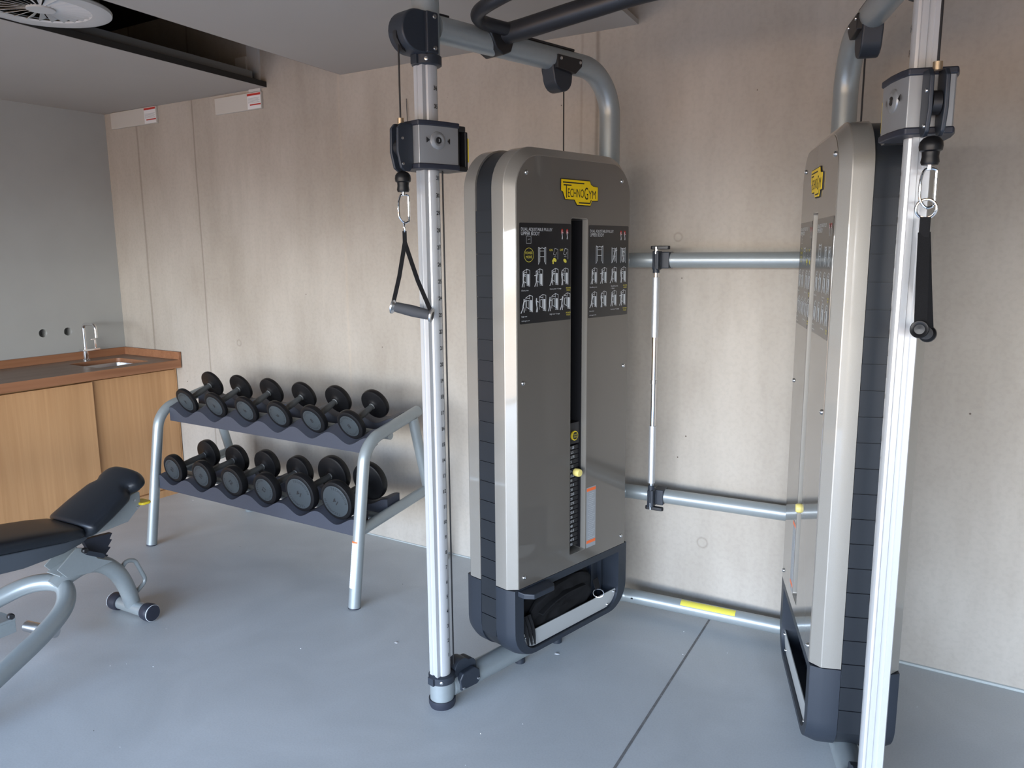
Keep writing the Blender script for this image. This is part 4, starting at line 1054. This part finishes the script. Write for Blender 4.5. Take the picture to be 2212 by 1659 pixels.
def dumbbell(R, T, inner, name, num, kg_angle):
    """local frame: axis along +y (front face at y=0), z up"""
    r = empty('dumbbell', (0, 0, 0))
    e = min(.012, T * .42)
    prof = [(0.0015, R * .70), (0.0, R * .80), (0.0, R - e * .9), (e * .25, R - e * .25), (e, R), (T - e, R), (T - e * .3, R - e * .2), (T, R - e), (T + .001, R * .45), (T + .006, R * .30), (T + .010, .017)]
    MB().lathe([(0.0015, .001)] + prof, (0, 0, 0), (0, 1, 0), 48).build('handle_head' if False else 'weight_head', M['rubber'], r)
    MB().lathe([(0.0015, .001)] + prof, (0, inner + T, 0), (0, -1, 0), 48).build('weight_head', M['rubber'], r)
    hb_ = MB().lathe([(T - .002, .0165), (T + .012, .0165), (T + .014, .0135), (T + .018, .0135), ((inner) / 2 + T / 2, .0165), (inner - .018, .0135), (inner - .014, .0135), (inner - .012, .0165), (inner + .002, .0165)], (0, 0, 0), (0, 1, 0), 24)
    hb_.build('handle', M['grip'], r)
    b = MB().use(M['dface'])
    rl_ = R * (.80 if R > .09 else .72)
    b.lathe([(0.002, rl_), (-0.0008, rl_), (-0.0012, rl_ - .001), (-0.0012, .0005)], (0, 0, 0), (0, 1, 0), 40)
    b.use(M['ink'])
    ca, sa = math.cos(kg_angle), math.sin(kg_angle)
    g = lambda a, c_: V((a * ca - c_ * sa, -0.0016, a * sa + c_ * ca))
    hh = .021 if R < .09 else .024
    b.text(num, lambda a, c_: g(a, c_ - hh / 2), hh, 'CENTER', 1, 0.03)
    word = 'TECHNOGYM'; rt = rl_ * .74
    for half in (0, PI):
        for k, chx in enumerate(word):
            th = PI / 2 + (4 - k) * (.235 if R < .09 else .215) + half
            cx_, cz_ = rt * math.cos(th), rt * math.sin(th); al_ = th - PI / 2
            c2, s2 = math.cos(al_), math.sin(al_)
            b.text(chx, lambda a, c_: g(cx_ + a * c2 - c_ * s2, cz_ + a * s2 + c_ * c2), rl_ * .17, 'CENTER', .85, 0.0)
    b.build('face_disc', None, r, fix=False, label='grey face disc with black lettering')
    return r
def put(r, x, y, z, tilt, lab, grp=None):
    r.location = (x, y, z); r.rotation_euler = (tilt, 0, 0)
    tag(r, lab, 'dumbbell', grp)
def copy_tree(o, parent=None):
    c_ = o.copy(); C.objects.link(c_); c_.parent = parent
    for h_ in o.children: copy_tree(h_, c_)
    return c_
tt = math.radians(22.6); tb = math.radians(9.5)
ordl = ['leftmost on the upper shelf', 'second from the left on the upper shelf', 'third from the left on the upper shelf', 'fourth from the left on the upper shelf', 'second from the right on the upper shelf', 'rightmost on the upper shelf']
nums = ['4', '4', '6', '6', '8', '8']; angs = [3.6, 3.3, 1.0, 1.75, .25, .3]; TH = [.022, .022, .026, .026, .032, .032]
angb = [4.2, .85, -.9, 4.1, 2.6, 2.45]
for i in range(6):
    r = dumbbell(.0765, TH[i], .181, '', nums[i], angs[i])
    put(r, TX[i], 2.6, 0.793, tt, 'small black rubber dumbbell marked %s, %s' % (nums[i], ordl[i]), 'dumbbells on the upper shelf')
nums = ['10', '10', '12', '12', '14', '14']
RB = [.0790, .0790, .0820, .0820, .0965, .0965]; TH = [.040, .040, .044, .044, .042, .042]; zb_ = [.435, .435, .436, .436, .456, .457]
for i in range(6):
    r = dumbbell(RB[i], TH[i], .218, '', nums[i], angb[i])
    put(r, BX[i], 2.5, zb_[i], tb, 'heavy black rubber dumbbell marked %s, %s' % (nums[i], ordl[i].replace('upper', 'lower')), 'dumbbells on the lower shelf')

# ------------------------------------------------------------------ adjustable bench
BO = V((-3.17, 1.874, 0)); bz = math.radians(2.3)
bench = empty('weight_bench', BO, bz, 'adjustable black padded weight bench with silver frame at the left edge', 'weight bench')
def cb2(b, n_, m_, par=None, **k): return b.build(n_, m_, par or bench, **k)
# local: x across (right +), y along (away +), z up
cb2(MB().cyl((-.10, 0, .040), (.10, 0, .040), .029, 24), 'foot_bar', M['paint'])
for s_ in (-1, 1):
    k = cb2(MB().lathe([(0.0, .030), (.004, .036), (.028, .0395), (.046, .0385), (.055, .033), (.057, .001)], (s_ * .085, 0, .040), (s_, 0, 0), 28), 'end_cap', M['navy'])
    cb2(MB().lathe([(0.0505, .0365), (.0525, .0368), (.0535, .0352)], (s_ * .085, 0, .040), (s_, 0, 0), 28, cap=False), 'trim_ring', M['white'], k)
sp_ = spline([(0, 0.0, .050), (0, -.022, .14), (0, -.062, .225), (0, -.125, .285), (0, -.20, .305), (0, -.285, .285), (0, -.33, .262)], 8)
fb = cb2(MB().tube(sp_, [0.033 + 0.004 * math.sin(PI * i / (len(sp_) - 1)) for i in range(len(sp_))], 24), 'main_tube', M['paint'])
cb2(MB().tube(fillet([(0.0, -.045, .215), (0.0, -.015, .262), (0, .03, .245), (0, .075, .135), (0, .015, .095)], .03, 6), .0095, 14), 'carry_handle', M['paint'])
# hoop that forms the front legs
hp = spline([(-.30, -1.10, .036), (-.24, -.80, .12), (-.165, -.53, .215), (-.095, -.375, .268), (0.0, -.300, .262), (.085, -.340, .212), (.15, -.46, .165), (.215, -.66, .11), (.30, -.95, .036)], 8)
cb2(MB().tube(hp, .035, 26), 'front_hoop', M['paint'])
cb2(MB().tube([(-0.10, -.40, .10), (0.045, -.365, .092)], .022, 24), 'peg', M['steel'])
cb2(MB().box((0.0, -.56, .215), (.10, .10, .012)).box((0.04, -.56, .19), (.012, .1, .06)), 'pivot_plate', M['paint'], bevel=.003)
cb2(MB().lathe([(0, .012), (.018, .012), (.022, .008)], (.03, -.52, .225), (1, -.2, .2), 20), 'bolt', M['black'])
# folded side plates under the seat hinge
P = [(-.10, .30), (-.165, .335), (-.21, .395), (-.25, .41), (-.335, .345), (-.30, .30), (-.21, .285)]
for x in (-.045, .045):
    cb2(MB().prism(P, lambda a, z, d: V((d, a, z)), x - .004, x + .004), 'side_plate', M['paint'], bevel=.002)
cb2(MB().box((0, -.27, .335), (.09, .12, .006), rot=Matrix.Rotation(.35, 3, 'X')), 'gusset', M['paint'], bevel=.001)
cb2(MB().lathe([(0, .012), (.012, .012), (.016, .008)], (.05, -.222, .390), (1, 0, 0), 20), 'bolt', M['black'])
cb2(MB().prism([(-.215, .390), (-.145, .352), (-.138, .338), (-.148, .330), (-.222, .372)], lambda a, z, d: V((d, a, z)), .052, .060), 'link_arm', M['dark'], bevel=.002)
teeth = [(-.20, .42), (-.070, .408), (-.085, .385), (-.074, .380), (-.095, .355), (-.083, .349), (-.108, .325), (-.097, .318), (-.125, .298), (-.17, .345)]
cb2(MB().prism(teeth, lambda a, z, d: V((d, a, z)), -.012, .012), 'ratchet_plate', M['navy'])
# long pad with its shell
def pad(name, path, hw, th, rad, m_, n=10, par=None):
    """soft pad: path list of (y,z) centreline bottom, hw half widths, upholstered superellipse section"""
    b = MB(); loops = []
    N_ = len(path)
    for i, (y, z) in enumerate(path):
        t = V((0, path[min(i + 1, N_ - 1)][0] - path[max(i - 1, 0)][0], path[min(i + 1, N_ - 1)][1] - path[max(i - 1, 0)][1])).normalized()
        up_ = V((1, 0, 0)).cross(t); w_ = hw[i]; h = th[i] if isinstance(th, list) else th; lp = []
        for k in range(28):
            a = 2 * PI * k / 28; ca, sa = math.cos(a), math.sin(a)
            ex = 2 / rad
            lp.append(V((math.copysign(abs(ca) ** ex, ca) * w_, y, z)) + up_ * (math.copysign(abs(sa) ** ex, sa) * h / 2 + h / 2))
        loops.append(lp)
    return cb2(b.loft(loops), name, m_, par, smooth=60)
ys = [-1.35, -1.30, -1.0, -.7, -.5, -.35, -.275, -.245, -.235]
pad('seat_pad', [(y, .462 + (-(y + .25)) * .13) for y in ys], [.12, .145, .145, .145, .145, .143, .13, .11, .07], [.02, .05, .058, .058, .058, .056, .052, .04, .02], 5, M['vinyl'])
ys = [-1.35, -1.0, -.7, -.5, -.34, -.25, -.20]
zt_ = lambda y: .466 + (-(y + .25)) * .13
cb2(MB().loft([[V((x, y, z)) for x, z in ((-w_, zt_(y)), (w_, zt_(y)), (w_ * .97, z0), (w_ * .75, z0 - .008), (-w_ * .75, z0 - .008), (-w_ * .97, z0))] for y, w_, z0 in zip(ys, [.135] * 4 + [.13, .10, .07], [.53, .485, .450, .430, .434, .440, .450])]), 'pad_shell', M['slate'], bevel=.006)
# raised pad
a0 = V((0, -.235, .440)); a1 = V((0, .078, .612))
n_ = 30; path = []; hwid = []; thk = []
for k in range(n_ + 1):
    t = k / n_
    path.append((a0.y + (a1.y - a0.y) * t, a0.z + (a1.z - a0.z) * t))
    wv_ = .148 - .030 * max(0, (t - .35) / .65) - .024 * math.exp(-((t - .70) / .055) ** 2)
    e_ = min(1, math.sqrt(max(0.0, 1 - (1 - min(t / .16, 1)) ** 2)) + .12) * min(1, math.sqrt(max(0.0, 1 - (1 - min((1 - t) / .22, 1)) ** 2)) + .12)
    hwid.append(wv_ * e_)
    thk.append(.088 * (min(1, e_ * 1.15)))
bp = pad('back_pad', path, hwid, thk, 2.6, M['vinyl'])
cb2(MB().prism([(-.20, .438), (-.02, .450), (.045, .505), (.045, .565), (.02, .575), (-.21, .463)], lambda a, z, d: V((d, a, z)), .045, .055), 'pad_bracket', M['paint'], bevel=.003)
cb2(MB().prism([(-.20, .438), (-.02, .450), (.045, .505), (.045, .565), (.02, .575), (-.21, .463)], lambda a, z, d: V((d, a, z)), -.055, -.045), 'pad_bracket', M['paint'], bevel=.003)
for q in ((.018, .535), (.03, .50)): cb2(MB().lathe([(0, .006), (.003, .005)], (.055, q[0], q[1]), (1, 0, 0), 12), 'bolt', M['steel'])
cb2(MB().prism(rrect(.0, .035, .075, .085, .018, 5), lambda a, c_, d: V((a + .005, c_, d)), .508, .520), 'release_tab', M['yellow'], bevel=.004, label='yellow release tab')

# ------------------------------------------------------------------ bits on the floor
def gpt(x, y): return onz(x, y, 0.0)
for (x, y, s_, lab) in ((417, 1081, .012, 'white plaster chip on the floor under the left end of the rack'), (541, 1101, .014, 'pale flat chip on the floor below the rack shelf'),
                        (856, 1388, .013, 'white crumb on the open floor left of the front cable column'), (1203, 1412, .016, 'white scrap on the floor in front of the left tower')):
    p = gpt(x, y); b = MB()
    q = [V((s_ * math.cos(a) * random.uniform(.5, 1), s_ * .6 * math.sin(a), 0)) for a in [2 * PI * k / 6 for k in range(6)]]
    b.loft([[p + v_ for v_ in q], [p + v_ * .7 + V((0, 0, s_ * .10)) for v_ in q]])
    tag(b.build('plaster_chip', M['label']), lab, 'chip')
b = MB()
for k in range(60):
    x, y = random.uniform(-4.0, .6), random.uniform(.8, 3.0)
    s_ = random.uniform(.0008, .0022)
    b.use(M['label'] if k % 3 else M['ink'])
    b.loft([[V((x + s_ * math.cos(a), y + s_ * math.sin(a), 0)) for a in (0, 2.1, 4.2)], [V((x + .5 * s_ * math.cos(a), y + .5 * s_ * math.sin(a), s_)) for a in (0, 2.1, 4.2)]])
o = b.build('floor_grit', None); o['kind'] = 'stuff'; tag(o, 'fine grit and crumbs scattered over the grey floor', 'grit')
